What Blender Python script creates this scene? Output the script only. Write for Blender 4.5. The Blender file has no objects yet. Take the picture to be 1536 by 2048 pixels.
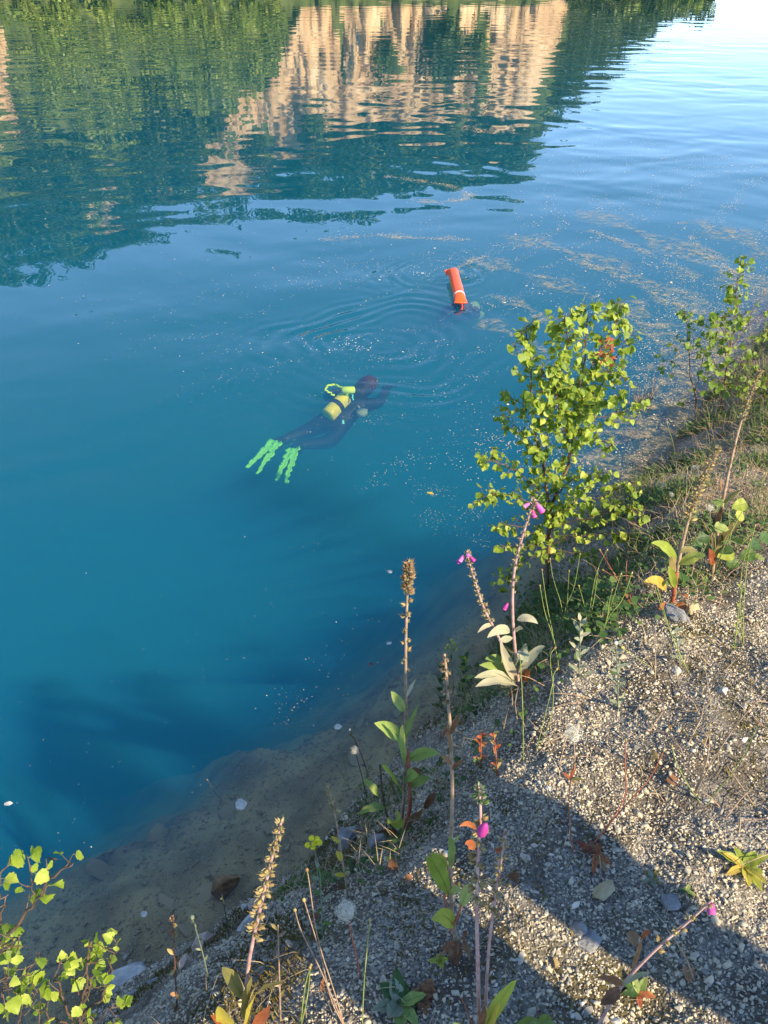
import bpy, bmesh, math, random
import numpy as np
from mathutils import Vector, Matrix, noise as mnoise, Quaternion

random.seed(7)
rng = np.random.default_rng(7)
R = math.radians
scene = bpy.context.scene
COL = scene.collection

# ------------------------------------------------------------------ camera
PITCH = R(36.0)
CAMZ = 3.0
FPX = 1538.0                       # focal length in pixels of a 1536 x 2048 frame
cam_data = bpy.data.cameras.new('camera')
cam_data.sensor_fit = 'VERTICAL'
cam_data.sensor_height = 24.0
cam_data.lens = 24.0 * FPX / 2048.0
cam_data.clip_start = 0.05
cam_data.clip_end = 2000.0
cam = bpy.data.objects.new('camera', cam_data)
cam.location = (0, 0, CAMZ)
cam.rotation_euler = (math.pi / 2 - PITCH, 0, 0)
COL.objects.link(cam)
scene.camera = cam

# ------------------------------------------------------------------ sky, sun, exposure
SUN_EL = R(38.0)
SUN_H = Vector((0.72, -0.69)).normalized()          # horizontal direction towards the sun
world = bpy.data.worlds.new('World')
scene.world = world
world.use_nodes = True
wn = world.node_tree.nodes
wl = world.node_tree.links
sky = wn.new('ShaderNodeTexSky')
sky.sky_type = 'NISHITA'
sky.sun_disc = False
sky.sun_elevation = SUN_EL
sky.sun_rotation = math.atan2(SUN_H.x, SUN_H.y)
sky.air_density = 1.0
sky.dust_density = 0.0
sky.ozone_density = 2.5
sky.altitude = 3000
wl.new(sky.outputs[0], wn['Background'].inputs[0])
wn['Background'].inputs[1].default_value = 0.115

sun_data = bpy.data.lights.new('sun', 'SUN')
sun_data.energy = 2.75
sun_data.angle = R(0.55)
sun_data.color = (1.0, 0.82, 0.56)
sun = bpy.data.objects.new('sun', sun_data)
sd = Vector((SUN_H.x * math.cos(SUN_EL), SUN_H.y * math.cos(SUN_EL), math.sin(SUN_EL)))
sun.rotation_euler = sd.to_track_quat('Z', 'Y').to_euler()
sun.location = sd * 50
COL.objects.link(sun)

vs = scene.view_settings
vs.view_transform = 'Standard'
vs.look = 'None'
vs.exposure = 2.05
vs.gamma = 1.0
vs.use_curve_mapping = False

cy = scene.cycles
cy.use_denoising = True
cy.max_bounces = 10
cy.diffuse_bounces = 2
cy.glossy_bounces = 3
cy.transmission_bounces = 4
cy.volume_bounces = 5
cy.transparent_max_bounces = 12
cy.caustics_reflective = False
cy.caustics_refractive = False
cy.use_adaptive_sampling = True
cy.adaptive_threshold = 0.01

# ------------------------------------------------------------------ placing helpers
CP, SP = math.cos(PITCH), math.sin(PITCH)
def ray(px, py):
    """direction of the line of sight through a point of the 1536 x 2048 frame"""
    r, u = px - 768.0, 1024.0 - py
    return Vector((r, FPX * CP + u * SP, -FPX * SP + u * CP))
EYE = Vector((0, 0, CAMZ))
def at_z(px, py, z=0.0):
    d = ray(px, py)
    return EYE + d * ((z - CAMZ) / d.z)
def at_y(px, py, Y):
    d = ray(px, py)
    return EYE + d * (Y / d.y)
def pxm(p):
    """metres per pixel at a point"""
    return (p.y * CP + (CAMZ - p.z) * SP) / FPX

# ------------------------------------------------------------------ shape of the bank
P0 = Vector((-0.69, 1.395))
DU = Vector((0.61, 0.79)).normalized()              # along the shore
DS = Vector((DU.y, -DU.x))                          # inland
def us(x, y):
    q = Vector((x, y)) - P0
    return q.dot(DU), q.dot(DS)
SH_U = [-30, -3, -1, -.29, 0, .45, .85, 2.07, 3.2, 3.9, 4.48, 5.8, 8, 14, 40]
SH_O = [-2, -.5, -.25, -.12, 0, .10, .11, .07, -.05, .03, .07, .02, -.05, .4, 3]
SW_U = [-30, -3, -.22, .2, .62, .9, 1.0, 1.31, 2.03, 2.65, 3.6, 4.6, 5.73, 7.8, 40]
SW_O = [.9, .85, .78, .70, .68, .70, .56, .45, .38, .30, .42, .60, .57, .75, .9]
PR_S = [0, .06, .16, .3, .5, .72, .95, 1.3, 1.8, 3, 10, 60, 300]
PR_Z = [0, .07, .20, .42, .72, .95, 1.04, 1.09, 1.13, 1.19, 1.5, 3.5, 9]
def fbm(x, y, z, o=3):
    return mnoise.fractal(Vector((x, y, z)), 1.0, 2.0, o)
def bank_z(x, y):
    u, s = us(x, y)
    s -= float(np.interp(u, SH_U, SH_O)) + 0.07 * fbm(u * 1.9, 3.1, 0, 3)
    n = fbm(x * 1.3, y * 1.3, 5.0, 3)
    if s >= 0:
        z = float(np.interp(s, PR_S, PR_Z)) * (1 + 0.03 * n)
        k = min(1, s / .25)
        z += k * (0.045 * fbm(x * 3.1, y * 3.1, 1.0, 3) + 0.012 * fbm(x * 11, y * 11, 2.0, 2))
        if u > 1.5:      # farther along, the bank is lower and more broken
            z *= 1 - .55 * min(1, (u - 1.5) / 2.6)
    else:
        w = float(np.interp(u, SW_U, SW_O)) + 0.05 * fbm(u * 3.3, 9.0, 0, 3)
        t = -s
        if t < w:
            z = -0.02 - (.27 + .20 * min(1, max(0, (u - 3) / 1.5))) * (t / w) ** 1.25
            z += min(1, t / .1) * (0.05 * fbm(x * 3.5, y * 3.5, 7.0, 4) + 0.015 * fbm(x * 13, y * 13, 7.0, 2))
            z = min(z, -0.012)
        else:
            z = -0.29 - .20 * min(1, max(0, (u - 3) / 1.5)) - (t - w) * 1.15 + 0.06 * fbm(x * 3, y * 3, 8.0, 3)
    return max(z, -9.5)
def hit_bank(px, py):
    d = ray(px, py)
    d = d / d.length
    t = 0.6
    for k in range(900):
        p = EYE + d * t
        if p.z <= bank_z(p.x, p.y):
            lo, hi = t - 0.03, t
            for _ in range(12):
                m = (lo + hi) / 2
                q = EYE + d * m
                if q.z <= bank_z(q.x, q.y): hi = m
                else: lo = m
            return EYE + d * hi
        t += 0.03
    return EYE + d * t
def on_bank(x, y, dz=0.0):
    return Vector((x, y, bank_z(x, y) + dz))

# ------------------------------------------------------------------ mesh helpers
class MB:
    def __init__(s):
        s.v = []; s.f = []; s.m = []
    def tube(s, pts, rad, n=6, mi=0, cap=True):
        pts = [Vector(p) for p in pts]
        if not hasattr(rad, '__len__'): rad = [rad] * len(pts)
        b = len(s.v)
        ref = None
        for i, p in enumerate(pts):
            t = (pts[min(i + 1, len(pts) - 1)] - pts[max(i - 1, 0)])
            if t.length < 1e-9: t = Vector((0, 0, 1))
            t.normalize()
            if ref is None:
                ref = t.orthogonal().normalized()
            ref = (ref - t * ref.dot(t))
            if ref.length < 1e-6: ref = t.orthogonal()
            ref.normalize()
            o = t.cross(ref)
            for k in range(n):
                a = 2 * math.pi * k / n
                s.v.append(p + (ref * math.cos(a) + o * math.sin(a)) * rad[i])
        for i in range(len(pts) - 1):
            for k in range(n):
                k2 = (k + 1) % n
                s.f.append((b + i * n + k, b + i * n + k2, b + (i + 1) * n + k2, b + (i + 1) * n + k)); s.m.append(mi)
        if cap:
            s.f.append(tuple(b + k for k in range(n))[::-1]); s.m.append(mi)
            e = b + (len(pts) - 1) * n
            s.f.append(tuple(e + k for k in range(n))); s.m.append(mi)
    def blade(s, spine, widths, face, fold=0.15, mi=0, wave=0.0, n=2):
        """leaf surface: spine points, half widths, facing vector; n strips each side"""
        spine = [Vector(p) for p in spine]
        face = Vector(face).normalized()
        b = len(s.v)
        L = len(spine)
        cols = 2 * n + 1
        ph = random.random() * 6
        for i, p in enumerate(spine):
            t = spine[min(i + 1, L - 1)] - spine[max(i - 1, 0)]
            if t.length < 1e-9: t = Vector((0, 0, 1))
            t.normalize()
            side = t.cross(face)
            if side.length < 1e-4: side = t.orthogonal()
            side.normalize()
            up = side.cross(t).normalized()
            for c in range(-n, n + 1):
                q = c / n
                off = widths[i] * q
                lift = abs(q) ** 1.3 * widths[i] * fold + (math.sin(i * 1.7 + ph + c) * wave * widths[i] * abs(q))
                s.v.append(p + side * off + up * lift)
        for i in range(L - 1):
            for c in range(cols - 1):
                a = b + i * cols + c
                s.f.append((a, a + 1, a + cols + 1, a + cols)); s.m.append(mi)
    def blob(s, c, r, axis=(0, 0, 1), n=6, rings=4, mi=0, jit=0.0, shape=None):
        c = Vector(c); ax = Vector(axis).normalized()
        e1 = ax.orthogonal().normalized(); e2 = ax.cross(e1)
        rx, ry, rz = r if hasattr(r, '__len__') else (r, r, r)
        b = len(s.v)
        s.v.append(c - ax * rz)
        for i in range(1, rings):
            th = math.pi * i / rings
            rr = math.sin(th); zz = -math.cos(th)
            if shape: rr *= shape(i / rings)
            for k in range(n):
                a = 2 * math.pi * k / n
                j = 1 + jit * (random.random() - .5)
                s.v.append(c + (e1 * math.cos(a) * rx + e2 * math.sin(a) * ry) * rr * j + ax * zz * rz)
        s.v.append(c + ax * rz)
        top = len(s.v) - 1
        for k in range(n):
            k2 = (k + 1) % n
            s.f.append((b, b + 1 + k2, b + 1 + k)); s.m.append(mi)
            s.f.append((top, top - n + k, top - n + k2)); s.m.append(mi)
            for i in range(rings - 2):
                o = b + 1 + i * n
                s.f.append((o + k, o + k2, o + n + k2, o + n + k)); s.m.append(mi)
    def mesh(s, name, mats, origin=(0, 0, 0), smooth=True):
        o = Vector(origin)
        me = bpy.data.meshes.new(name)
        me.from_pydata([tuple(Vector(p) - o) for p in s.v], [], s.f)
        if not isinstance(mats, (list, tuple)): mats = [mats]
        for m in mats: me.materials.append(m)
        if len(mats) > 1: me.polygons.foreach_set('material_index', s.m)
        if smooth: me.polygons.foreach_set('use_smooth', [True] * len(me.polygons))
        me.update()
        return me
    def build(s, name, mats, parent=None, origin=(0, 0, 0), smooth=True):
        """parent given: vertices are in world space, origin is the parent's place"""
        if parent is not None and origin == (0, 0, 0): origin = world_loc(parent)
        me = s.mesh(name, mats, origin, smooth)
        ob = bpy.data.objects.new(name, me)
        COL.objects.link(ob)
        if parent is not None: ob.parent = parent
        else: ob.location = origin
        return ob
def world_loc(o):
    v = Vector((0, 0, 0))
    while o is not None:
        v += Vector(o.location); o = o.parent
    return v
def thing(name, label, cat, loc, group=None):
    o = bpy.data.objects.new(name, None)
    o.empty_display_size = 0.05
    o.location = loc
    COL.objects.link(o)
    tag(o, label, cat, group)
    return o
def tag(o, label=None, cat=None, group=None, kind=None):
    if label: o['label'] = label
    if cat: o['category'] = cat
    if group: o['group'] = group
    if kind: o['kind'] = kind
    return o
def np_mesh(name, V, F, mat, kind=None, label=None, smooth=False, attr=None, parent=None):
    """fast mesh from numpy: V (n,3), F (m,k)"""
    me = bpy.data.meshes.new(name)
    V = np.asarray(V, dtype=np.float32); F = np.asarray(F, dtype=np.int32)
    me.vertices.add(len(V)); me.vertices.foreach_set('co', V.ravel())
    k = F.shape[1]
    me.loops.add(F.size); me.loops.foreach_set('vertex_index', F.ravel())
    me.polygons.add(len(F))
    me.polygons.foreach_set('loop_start', np.arange(0, F.size, k, dtype=np.int32))
    if smooth: me.polygons.foreach_set('use_smooth', np.ones(len(F), dtype=bool))
    if attr is not None:
        for an, av in attr.items():
            a = me.attributes.new(an, 'FLOAT', 'POINT')
            a.data.foreach_set('value', np.asarray(av, dtype=np.float32))
    me.materials.append(mat)
    me.update(); me.validate()
    ob = bpy.data.objects.new(name, me)
    COL.objects.link(ob)
    if parent is not None: ob.parent = parent
    if kind: ob['kind'] = kind
    if label: ob['label'] = label
    return ob

# ------------------------------------------------------------------ materials
def new_mat(name):
    m = bpy.data.materials.new(name); m.use_nodes = True
    nt = m.node_tree; nt.nodes.clear()
    out = nt.nodes.new('ShaderNodeOutputMaterial')
    return m, nt, out
def nd(nt, t, **kw):
    n = nt.nodes.new(t)
    for k, v in kw.items():
        if k.startswith('i_'):
            key = k[2:]
            n.inputs[int(key) if key.isdigit() else key].default_value = v
        else: setattr(n, k, v)
    return n
def math_(nt, op, a, b=None, c=None, clamp=False):
    n = nt.nodes.new('ShaderNodeMath'); n.operation = op; n.use_clamp = clamp
    for i, x in enumerate((a, b, c)):
        if x is None: continue
        if isinstance(x, (int, float)): n.inputs[i].default_value = x
        else: nt.links.new(x, n.inputs[i])
    return n.outputs[0]
def ramp(nt, fac, stops, interp='LINEAR'):
    n = nt.nodes.new('ShaderNodeValToRGB'); n.color_ramp.interpolation = interp
    els = n.color_ramp.elements
    while len(els) < len(stops): els.new(0.5)
    for e, (p, c) in zip(els, stops):
        e.position = p; e.color = (*c, 1)
    nt.links.new(fac, n.inputs[0])
    return n.outputs[0]
def mixc(nt, fac, a, b, mode='MIX'):
    n = nt.nodes.new('ShaderNodeMix'); n.data_type = 'RGBA'; n.blend_type = mode
    for idx, x in ((0, fac), (6, a), (7, b)):
        if isinstance(x, (int, float)): n.inputs[idx].default_value = x
        elif isinstance(x, tuple): n.inputs[idx].default_value = (*x, 1)
        else: nt.links.new(x, n.inputs[idx])
    return n.outputs[2]

def leaf_mat(name, cols, trans=0.4, rough=0.45, scale=30, per_obj=True, veins=False, back=None, spec=0.35):
    """foliage: colour varies per object and over the leaf; light passes through"""
    m, nt, out = new_mat(name)
    tc = nd(nt, 'ShaderNodeNewGeometry')
    no = nd(nt, 'ShaderNodeTexNoise', i_Scale=float(scale), i_Detail=3.0)
    tco = nd(nt, 'ShaderNodeTexCoord')
    nt.links.new(tco.outputs['Object'], no.inputs['Vector'])
    if per_obj == 'attr':
        at = nd(nt, 'ShaderNodeAttribute', attribute_name='rnd')
        rv = at.outputs['Fac']
    else:
        oi = nd(nt, 'ShaderNodeObjectInfo'); rv = oi.outputs['Random']
    f = math_(nt, 'MULTIPLY', rv, 0.75)
    nn = math_(nt, 'MULTIPLY_ADD', no.outputs[0], 1.1, -0.42)
    f = math_(nt, 'ADD', f, nn, clamp=True)
    n = len(cols)
    col = ramp(nt, f, [(i / max(1, n - 1), c) for i, c in enumerate(cols)])
    pb = nd(nt, 'ShaderNodeBsdfPrincipled'); pb.inputs['Roughness'].default_value = rough
    pb.inputs['Specular IOR Level'].default_value = spec
    nt.links.new(col, pb.inputs['Base Color'])
    bmp = nd(nt, 'ShaderNodeBump', i_Strength=0.35, i_Distance=0.002)
    n2 = nd(nt, 'ShaderNodeTexNoise', i_Scale=float(scale) * 7, i_Detail=2.0)
    nt.links.new(tco.outputs['Object'], n2.inputs['Vector'])
    nt.links.new(n2.outputs[0], bmp.inputs['Height'])
    nt.links.new(bmp.outputs[0], pb.inputs['Normal'])
    tr = nd(nt, 'ShaderNodeBsdfTranslucent')
    tcol = mixc(nt, 0.5, col, (1.0, 0.95, 0.35), 'MULTIPLY')
    g = nd(nt, 'ShaderNodeGamma', i_Gamma=0.8); nt.links.new(tcol, g.inputs[0])
    nt.links.new(g.outputs[0], tr.inputs['Color'])
    mx = nd(nt, 'ShaderNodeMixShader', i_0=trans)
    nt.links.new(pb.outputs[0], mx.inputs[1]); nt.links.new(tr.outputs[0], mx.inputs[2])
    nt.links.new(mx.outputs[0], out.inputs[0])
    return m
def solid_mat(name, cols, rough=0.8, scale=20, bump=0.3, bdist=0.003, stretch=None, per_obj=False, spec=0.3, detail=4.0):
    m, nt, out = new_mat(name)
    tco = nd(nt, 'ShaderNodeTexCoord')
    vec = tco.outputs['Object']
    if stretch:
        mp = nd(nt, 'ShaderNodeMapping'); mp.inputs['Scale'].default_value = stretch
        nt.links.new(vec, mp.inputs[0]); vec = mp.outputs[0]
    no = nd(nt, 'ShaderNodeTexNoise', i_Scale=float(scale), i_Detail=detail)
    nt.links.new(vec, no.inputs['Vector'])
    f = math_(nt, 'MULTIPLY_ADD', no.outputs[0], 1.9, -0.45, clamp=True)
    if per_obj:
        if per_obj == 'attr':
            at = nd(nt, 'ShaderNodeAttribute', attribute_name='rnd'); rv = at.outputs['Fac']
        else:
            oi = nd(nt, 'ShaderNodeObjectInfo'); rv = oi.outputs['Random']
        f = math_(nt, 'MULTIPLY_ADD', f, 0.35, math_(nt, 'MULTIPLY', rv, 0.65), clamp=True)
    n = len(cols)
    col = ramp(nt, f, [(i / max(1, n - 1), c) for i, c in enumerate(cols)])
    pb = nd(nt, 'ShaderNodeBsdfPrincipled'); pb.inputs['Roughness'].default_value = rough
    pb.inputs['Specular IOR Level'].default_value = spec
    nt.links.new(col, pb.inputs['Base Color'])
    if bump:
        bmp = nd(nt, 'ShaderNodeBump', i_Strength=bump, i_Distance=bdist)
        n2 = nd(nt, 'ShaderNodeTexNoise', i_Scale=float(scale) * 4, i_Detail=3.0)
        nt.links.new(vec, n2.inputs['Vector']); nt.links.new(n2.outputs[0], bmp.inputs['Height'])
        nt.links.new(bmp.outputs[0], pb.inputs['Normal'])
    nt.links.new(pb.outputs[0], out.inputs[0])
    return m

# ================================================================== SETTING
# ------------------------------------------------------------------ ground: bank, shelf under water and lake bed in one sheet
def ground_mat():
    m, nt, out = new_mat('bank_grit')
    ge = nd(nt, 'ShaderNodeNewGeometry')
    pos = ge.outputs['Position']
    def noise(s, d=4.0, vec=pos):
        n = nd(nt, 'ShaderNodeTexNoise', i_Scale=float(s), i_Detail=d); nt.links.new(vec, n.inputs['Vector']); return n.outputs[0]
    vo = nd(nt, 'ShaderNodeTexVoronoi', i_Scale=150.0); nt.links.new(pos, vo.inputs['Vector'])
    sp = nd(nt, 'ShaderNodeSeparateColor'); nt.links.new(vo.outputs['Color'], sp.inputs[0])
    grit = ramp(nt, sp.outputs[0], [(0, (.07, .068, .06)), (.3, (.15, .14, .12)), (.6, (.24, .215, .17)), (.85, (.33, .29, .22)), (1, (.46, .42, .34))])
    soil = ramp(nt, noise(9), [(.3, (.045, .036, .024)), (.7, (.11, .085, .055))])
    dry = mixc(nt, math_(nt, 'MULTIPLY_ADD', noise(5.5), 3.0, -1.1, clamp=True), grit, soil)
    moss = ramp(nt, noise(60), [(.3, (.035, .028, .008)), (.7, (.10, .085, .02))])
    mm = math_(nt, 'MULTIPLY_ADD', noise(3.2, 5.0), 7.0, -4.1, clamp=True)
    dry = mixc(nt, mm, dry, moss)
    silt = ramp(nt, noise(3.4, 9.0), [(.28, (.20, .145, .065)), (.46, (.40, .29, .13)), (.60, (.52, .38, .17)), (.80, (.56, .46, .26))])
    sx = nd(nt, 'ShaderNodeSeparateXYZ'); nt.links.new(pos, sx.inputs[0])
    damp = math_(nt, 'MULTIPLY_ADD', sx.outputs[2], 16.0, math_(nt, 'MULTIPLY_ADD', noise(14), .9, -.45), clamp=True)
    dry = mixc(nt, damp, mixc(nt, .62, dry, (.02, .017, .012)), dry)
    wet = math_(nt, 'MULTIPLY_ADD', sx.outputs[2], -18.0, 0.3, clamp=True)
    col = mixc(nt, wet, dry, silt)
    pb = nd(nt, 'ShaderNodeBsdfPrincipled'); pb.inputs['Roughness'].default_value = .9
    pb.inputs['Specular IOR Level'].default_value = .25
    nt.links.new(col, pb.inputs['Base Color'])
    b1 = nd(nt, 'ShaderNodeBump', i_Strength=.9, i_Distance=.006); nt.links.new(vo.outputs['Distance'], b1.inputs['Height']); b1.invert = True
    b2 = nd(nt, 'ShaderNodeBump', i_Strength=.7, i_Distance=.02); nt.links.new(noise(30, 5.0), b2.inputs['Height'])
    nt.links.new(b1.outputs[0], b2.inputs['Normal']); nt.links.new(b2.outputs[0], pb.inputs['Normal'])
    nt.links.new(pb.outputs[0], out.inputs[0])
    return m
ul = list(np.concatenate([[-400, -200, -100, -50, -25, -12, -7, -5, -4, -3.3, -2.8, -2.4, -2.0], np.arange(-1.7, 4.6, .025), np.arange(4.6, 9, .06), np.arange(9, 14, .4), [15, 18, 22, 28, 40, 70, 120, 200, 400]]))
sl = list(np.concatenate([[-400, -200, -100, -50, -20, -8, -5, -4, -3.4, -2.9, -2.5, -2.1, -1.8, -1.55, -1.35, -1.2], np.arange(-1.08, 1.9, .022), np.arange(1.9, 3, .1), [3.2, 3.6, 4.2, 5, 7, 10, 16, 30, 60, 120, 300]]))
V = []
for u in ul:
    for s in sl:
        q = P0 + DU * u + DS * s
        V.append((q.x, q.y, bank_z(q.x, q.y)))
nu, ns = len(ul), len(sl)
I = np.arange(nu * ns).reshape(nu, ns)
F = np.stack([I[:-1, :-1].ravel(), I[:-1, 1:].ravel(), I[1:, 1:].ravel(), I[1:, :-1].ravel()], 1)[:, ::-1]
ground = np_mesh('ground', V, F, ground_mat(), kind='structure', smooth=True)
ground['label'] = 'gravel bank sloping down into the lake'

# ------------------------------------------------------------------ water: one closed body with real ripples and a murky volume
RING = [  # centre in the frame, radius, width, wavelength, height of the ripples that spread from the divers' bubbles
    ((745, 690), .50, .42, .19, .0042), ((690, 688), .13, .16, .11, .0035), ((800, 690), .98, .30, .16, .0026), ((760, 690), 1.45, .5, .22, .0005),
    ((862, 546), .47, .15, .14, .0045), ((845, 547), .14, .18, .10, .003), ((862, 546), .8, .3, .17, .0007),
    ((912, 575), .25, .3, .12, .0012)]
def waves(x, y):
    r_ = np.random.default_rng(21)
    wx = x + .22 * np.sin(.9 * y + .5 * x) + .10 * np.sin(2.3 * x - 1.7 * y + 1)
    wy = y + .22 * np.sin(.8 * x - .6 * y + 2) + .10 * np.sin(2.1 * y + 1.3 * x)
    patch = np.zeros_like(x)
    for k in range(7):
        a = r_.uniform(0, 6.3); q = r_.uniform(.08, .5)
        patch += np.sin((x * np.cos(a) + y * np.sin(a)) * q * 2 + r_.uniform(0, 6.3))
    patch = 1 / (1 + np.exp(-1.1 * patch))
    dist = np.hypot(x, y)
    h = np.zeros_like(x)
    n = 54
    for k in range(n):
        lam = .14 * (2.6 / .14) ** (k / (n - 1))
        a = r_.normal(1.35, .75)
        slope = .0028 if lam > .5 else .0014
        amp = lam * slope / (2 * np.pi) * r_.uniform(.5, 1.5)
        f = np.clip((lam / np.maximum(dist * .0062, .02) - 2.0) / 2.0, 0, 1)      # what the grid can carry
        mod = (.35 + 1.0 * patch) if lam > .3 else (.15 + 1.15 * patch)
        h += amp * f * mod * np.sin((wx * np.cos(a) + wy * np.sin(a)) * 2 * np.pi / lam + r_.uniform(0, 6.3))
    for (c, r0, w, lam, amp) in RING:
        cp = at_z(*c)
        ang = np.arctan2(y - cp.y, x - cp.x)
        r = np.hypot(x - cp.x, y - cp.y) * (1 + .12 * np.sin(2 * ang + r0 * 9) + .06 * np.sin(5 * ang + r0 * 30)) + .05 * np.sin(wx * 5 + wy * 3.3) * np.sin(wy * 4.1 - wx * 2)
        brk = .5 + .5 * np.sin(wx * 5.1 + 2.3 * np.sin(wy * 4.3 + r0 * 7)) * np.sin(wy * 6.3 + 1.9 * np.sin(wx * 3.7))
        env = np.exp(-((r - r0) / w) ** 2) * (.5 + .5 * np.sin(2 * ang + r0 * 17)) * (.25 + .95 * brk)
        h += amp * 1.9 * env * np.sin(r * 2 * np.pi / lam + 1.2 * np.sin(2 * ang + 1))
    return h
def water_mat():
    m, nt, out = new_mat('lake_water')
    ge = nd(nt, 'ShaderNodeNewGeometry')
    dt = nd(nt, 'ShaderNodeVectorMath', operation='DOT_PRODUCT')
    nt.links.new(ge.outputs['Normal'], dt.inputs[0]); nt.links.new(ge.outputs['Incoming'], dt.inputs[1])
    c = math_(nt, 'SUBTRACT', 1.0, math_(nt, 'ABSOLUTE', dt.outputs['Value']), clamp=True)
    fres = math_(nt, 'MULTIPLY_ADD', math_(nt, 'POWER', c, 5.0), .975, .024, clamp=True)
    tr = nd(nt, 'ShaderNodeBsdfTransparent')
    # less light crosses the surface at a slant (path bending is not traced)
    tv = math_(nt, 'MULTIPLY_ADD', math_(nt, 'ABSOLUTE', dt.outputs['Value']), .80, .30, clamp=True)
    cc = nd(nt, 'ShaderNodeCombineColor')
    for q in range(3): nt.links.new(tv, cc.inputs[q])
    nt.links.new(cc.outputs[0], tr.inputs[0])
    gl = nd(nt, 'ShaderNodeBsdfGlossy', i_Roughness=0.01)
    mx = nd(nt, 'ShaderNodeMixShader'); nt.links.new(fres, mx.inputs[0]); nt.links.new(tr.outputs[0], mx.inputs[1]); nt.links.new(gl.outputs[0], mx.inputs[2])
    nt.links.new(mx.outputs[0], out.inputs[0])
    # murk: absorption of red, scattering of blue-green
    sc = nd(nt, 'ShaderNodeVolumeScatter', i_Density=WATER_SCAT, i_Anisotropy=0.3); sc.inputs['Color'].default_value = WATER_SC
    ab = nd(nt, 'ShaderNodeVolumeAbsorption', i_Density=WATER_ABS); ab.inputs['Color'].default_value = WATER_AB
    ad = nd(nt, 'ShaderNodeAddShader'); nt.links.new(sc.outputs[0], ad.inputs[0]); nt.links.new(ab.outputs[0], ad.inputs[1])
    nt.links.new(ad.outputs[0], out.inputs['Volume'])
    return m
WATER_SCAT = 1.05
WATER_SC = (.03, .42, .97, 1)
WATER_ABS = 0.72
WATER_AB = (.22, .61, .53, 1)
az = np.concatenate([np.arange(-180, -34, 3.0), np.arange(-34, 40, .20), np.arange(40.5, 179, 3.0)])
rr = np.concatenate([[1.0], np.geomspace(1.4, 110, 950), [130, 170, 250, 400]])
AZ, RR_ = np.meshgrid(np.radians(az), rr, indexing='ij')
X = RR_ * np.sin(AZ); Y = RR_ * np.cos(AZ)
fade = np.clip((np.degrees(AZ) + 34) / 2, 0, 1) * np.clip((40 - np.degrees(AZ)) / 2, 0, 1) * np.clip((110 - RR_) / 30, 0, 1)
Z = waves(X, Y) * fade
n_a, n_r = X.shape
V = np.stack([X.ravel(), Y.ravel(), Z.ravel()], 1)
I = np.arange(n_a * n_r).reshape(n_a, n_r); I2 = np.roll(I, -1, 0)
Fq = np.stack([I[:, :-1].ravel(), I[:, 1:].ravel(), I2[:, 1:].ravel(), I2[:, :-1].ravel()], 1)[:, ::-1]
nV = len(V)
skirt = V[I[:, -1]].copy(); skirt[:, 2] = -9.0
V = np.concatenate([V, skirt, [[0, 0, 0]], [[0, 0, -9.0]]])
S = nV + np.arange(n_a); S2 = np.roll(S, -1)
Fs = np.stack([I[:, -1], S, S2, I2[:, -1]], 1)[:, ::-1]
ctr, bot = nV + n_a, nV + n_a + 1
Ft = [(int(I[k, 0]), int(I2[k, 0]), ctr) for k in range(n_a)][::1] + [(int(S2[k]), int(S[k]), bot) for k in range(n_a)]
Ft = [t[::-1] for t in Ft]
water = np_mesh('water', V, np.concatenate([Fq, Fs]), water_mat(), smooth=True)
bm = bmesh.new(); bm.from_mesh(water.data); bm.verts.ensure_lookup_table()
for t in Ft:
    bm.faces.new([bm.verts[i] for i in t])
bm.normal_update(); bm.to_mesh(water.data); bm.free()
pn = np.zeros(len(water.data.polygons) * 3); water.data.polygons.foreach_get('normal', pn)
if pn.reshape(-1, 3)[0, 2] < 0:
    water.data.flip_normals()
tag(water, 'deep teal quarry lake with reflections of the far shore', kind='structure')

# ------------------------------------------------------------------ far shore (seen as a reflection): wooded hillside and quarry cliff
A_T = [-75, -45, -26.7, -20, -14.6, -4.1, 2.85, 8.5, 10.4, 10.9, 13.2, 15.1, 17.2, 18.6, 30]
E_T = [.33, .31, .299, .279, .246, .224, .212, .20, .182, .150, .112, .082, .052, .034, .030]
def hill_h(a, t):
    """a: azimuth in degrees, t: 0 at the shore .. 1 at the ridge -> (distance, height)"""
    e = float(np.interp(a, A_T, E_T)) + .012 * fbm(a * .35, 2.2, 0, 4)
    rocky = rock_col(a)
    dep = 30 - 14 * rocky
    d0 = 91 + 3 * fbm(a * .12, 7.7, 0, 3) + max(0, a - 12) * .6
    d1 = d0 + dep
    hr = max(.3, e * d1 - 3.0)
    if t <= 1:
        prof = t ** (1.05 - .25 * rocky)
        hh = hr * prof
    else:
        hh = hr * (1 + .05 * (t - 1))
    return d0 + dep * t, hh
def rock_col(a):
    return float(np.interp(a, [-9, -5, 9.5, 11], [0, 1, 1, 0]))
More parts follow.
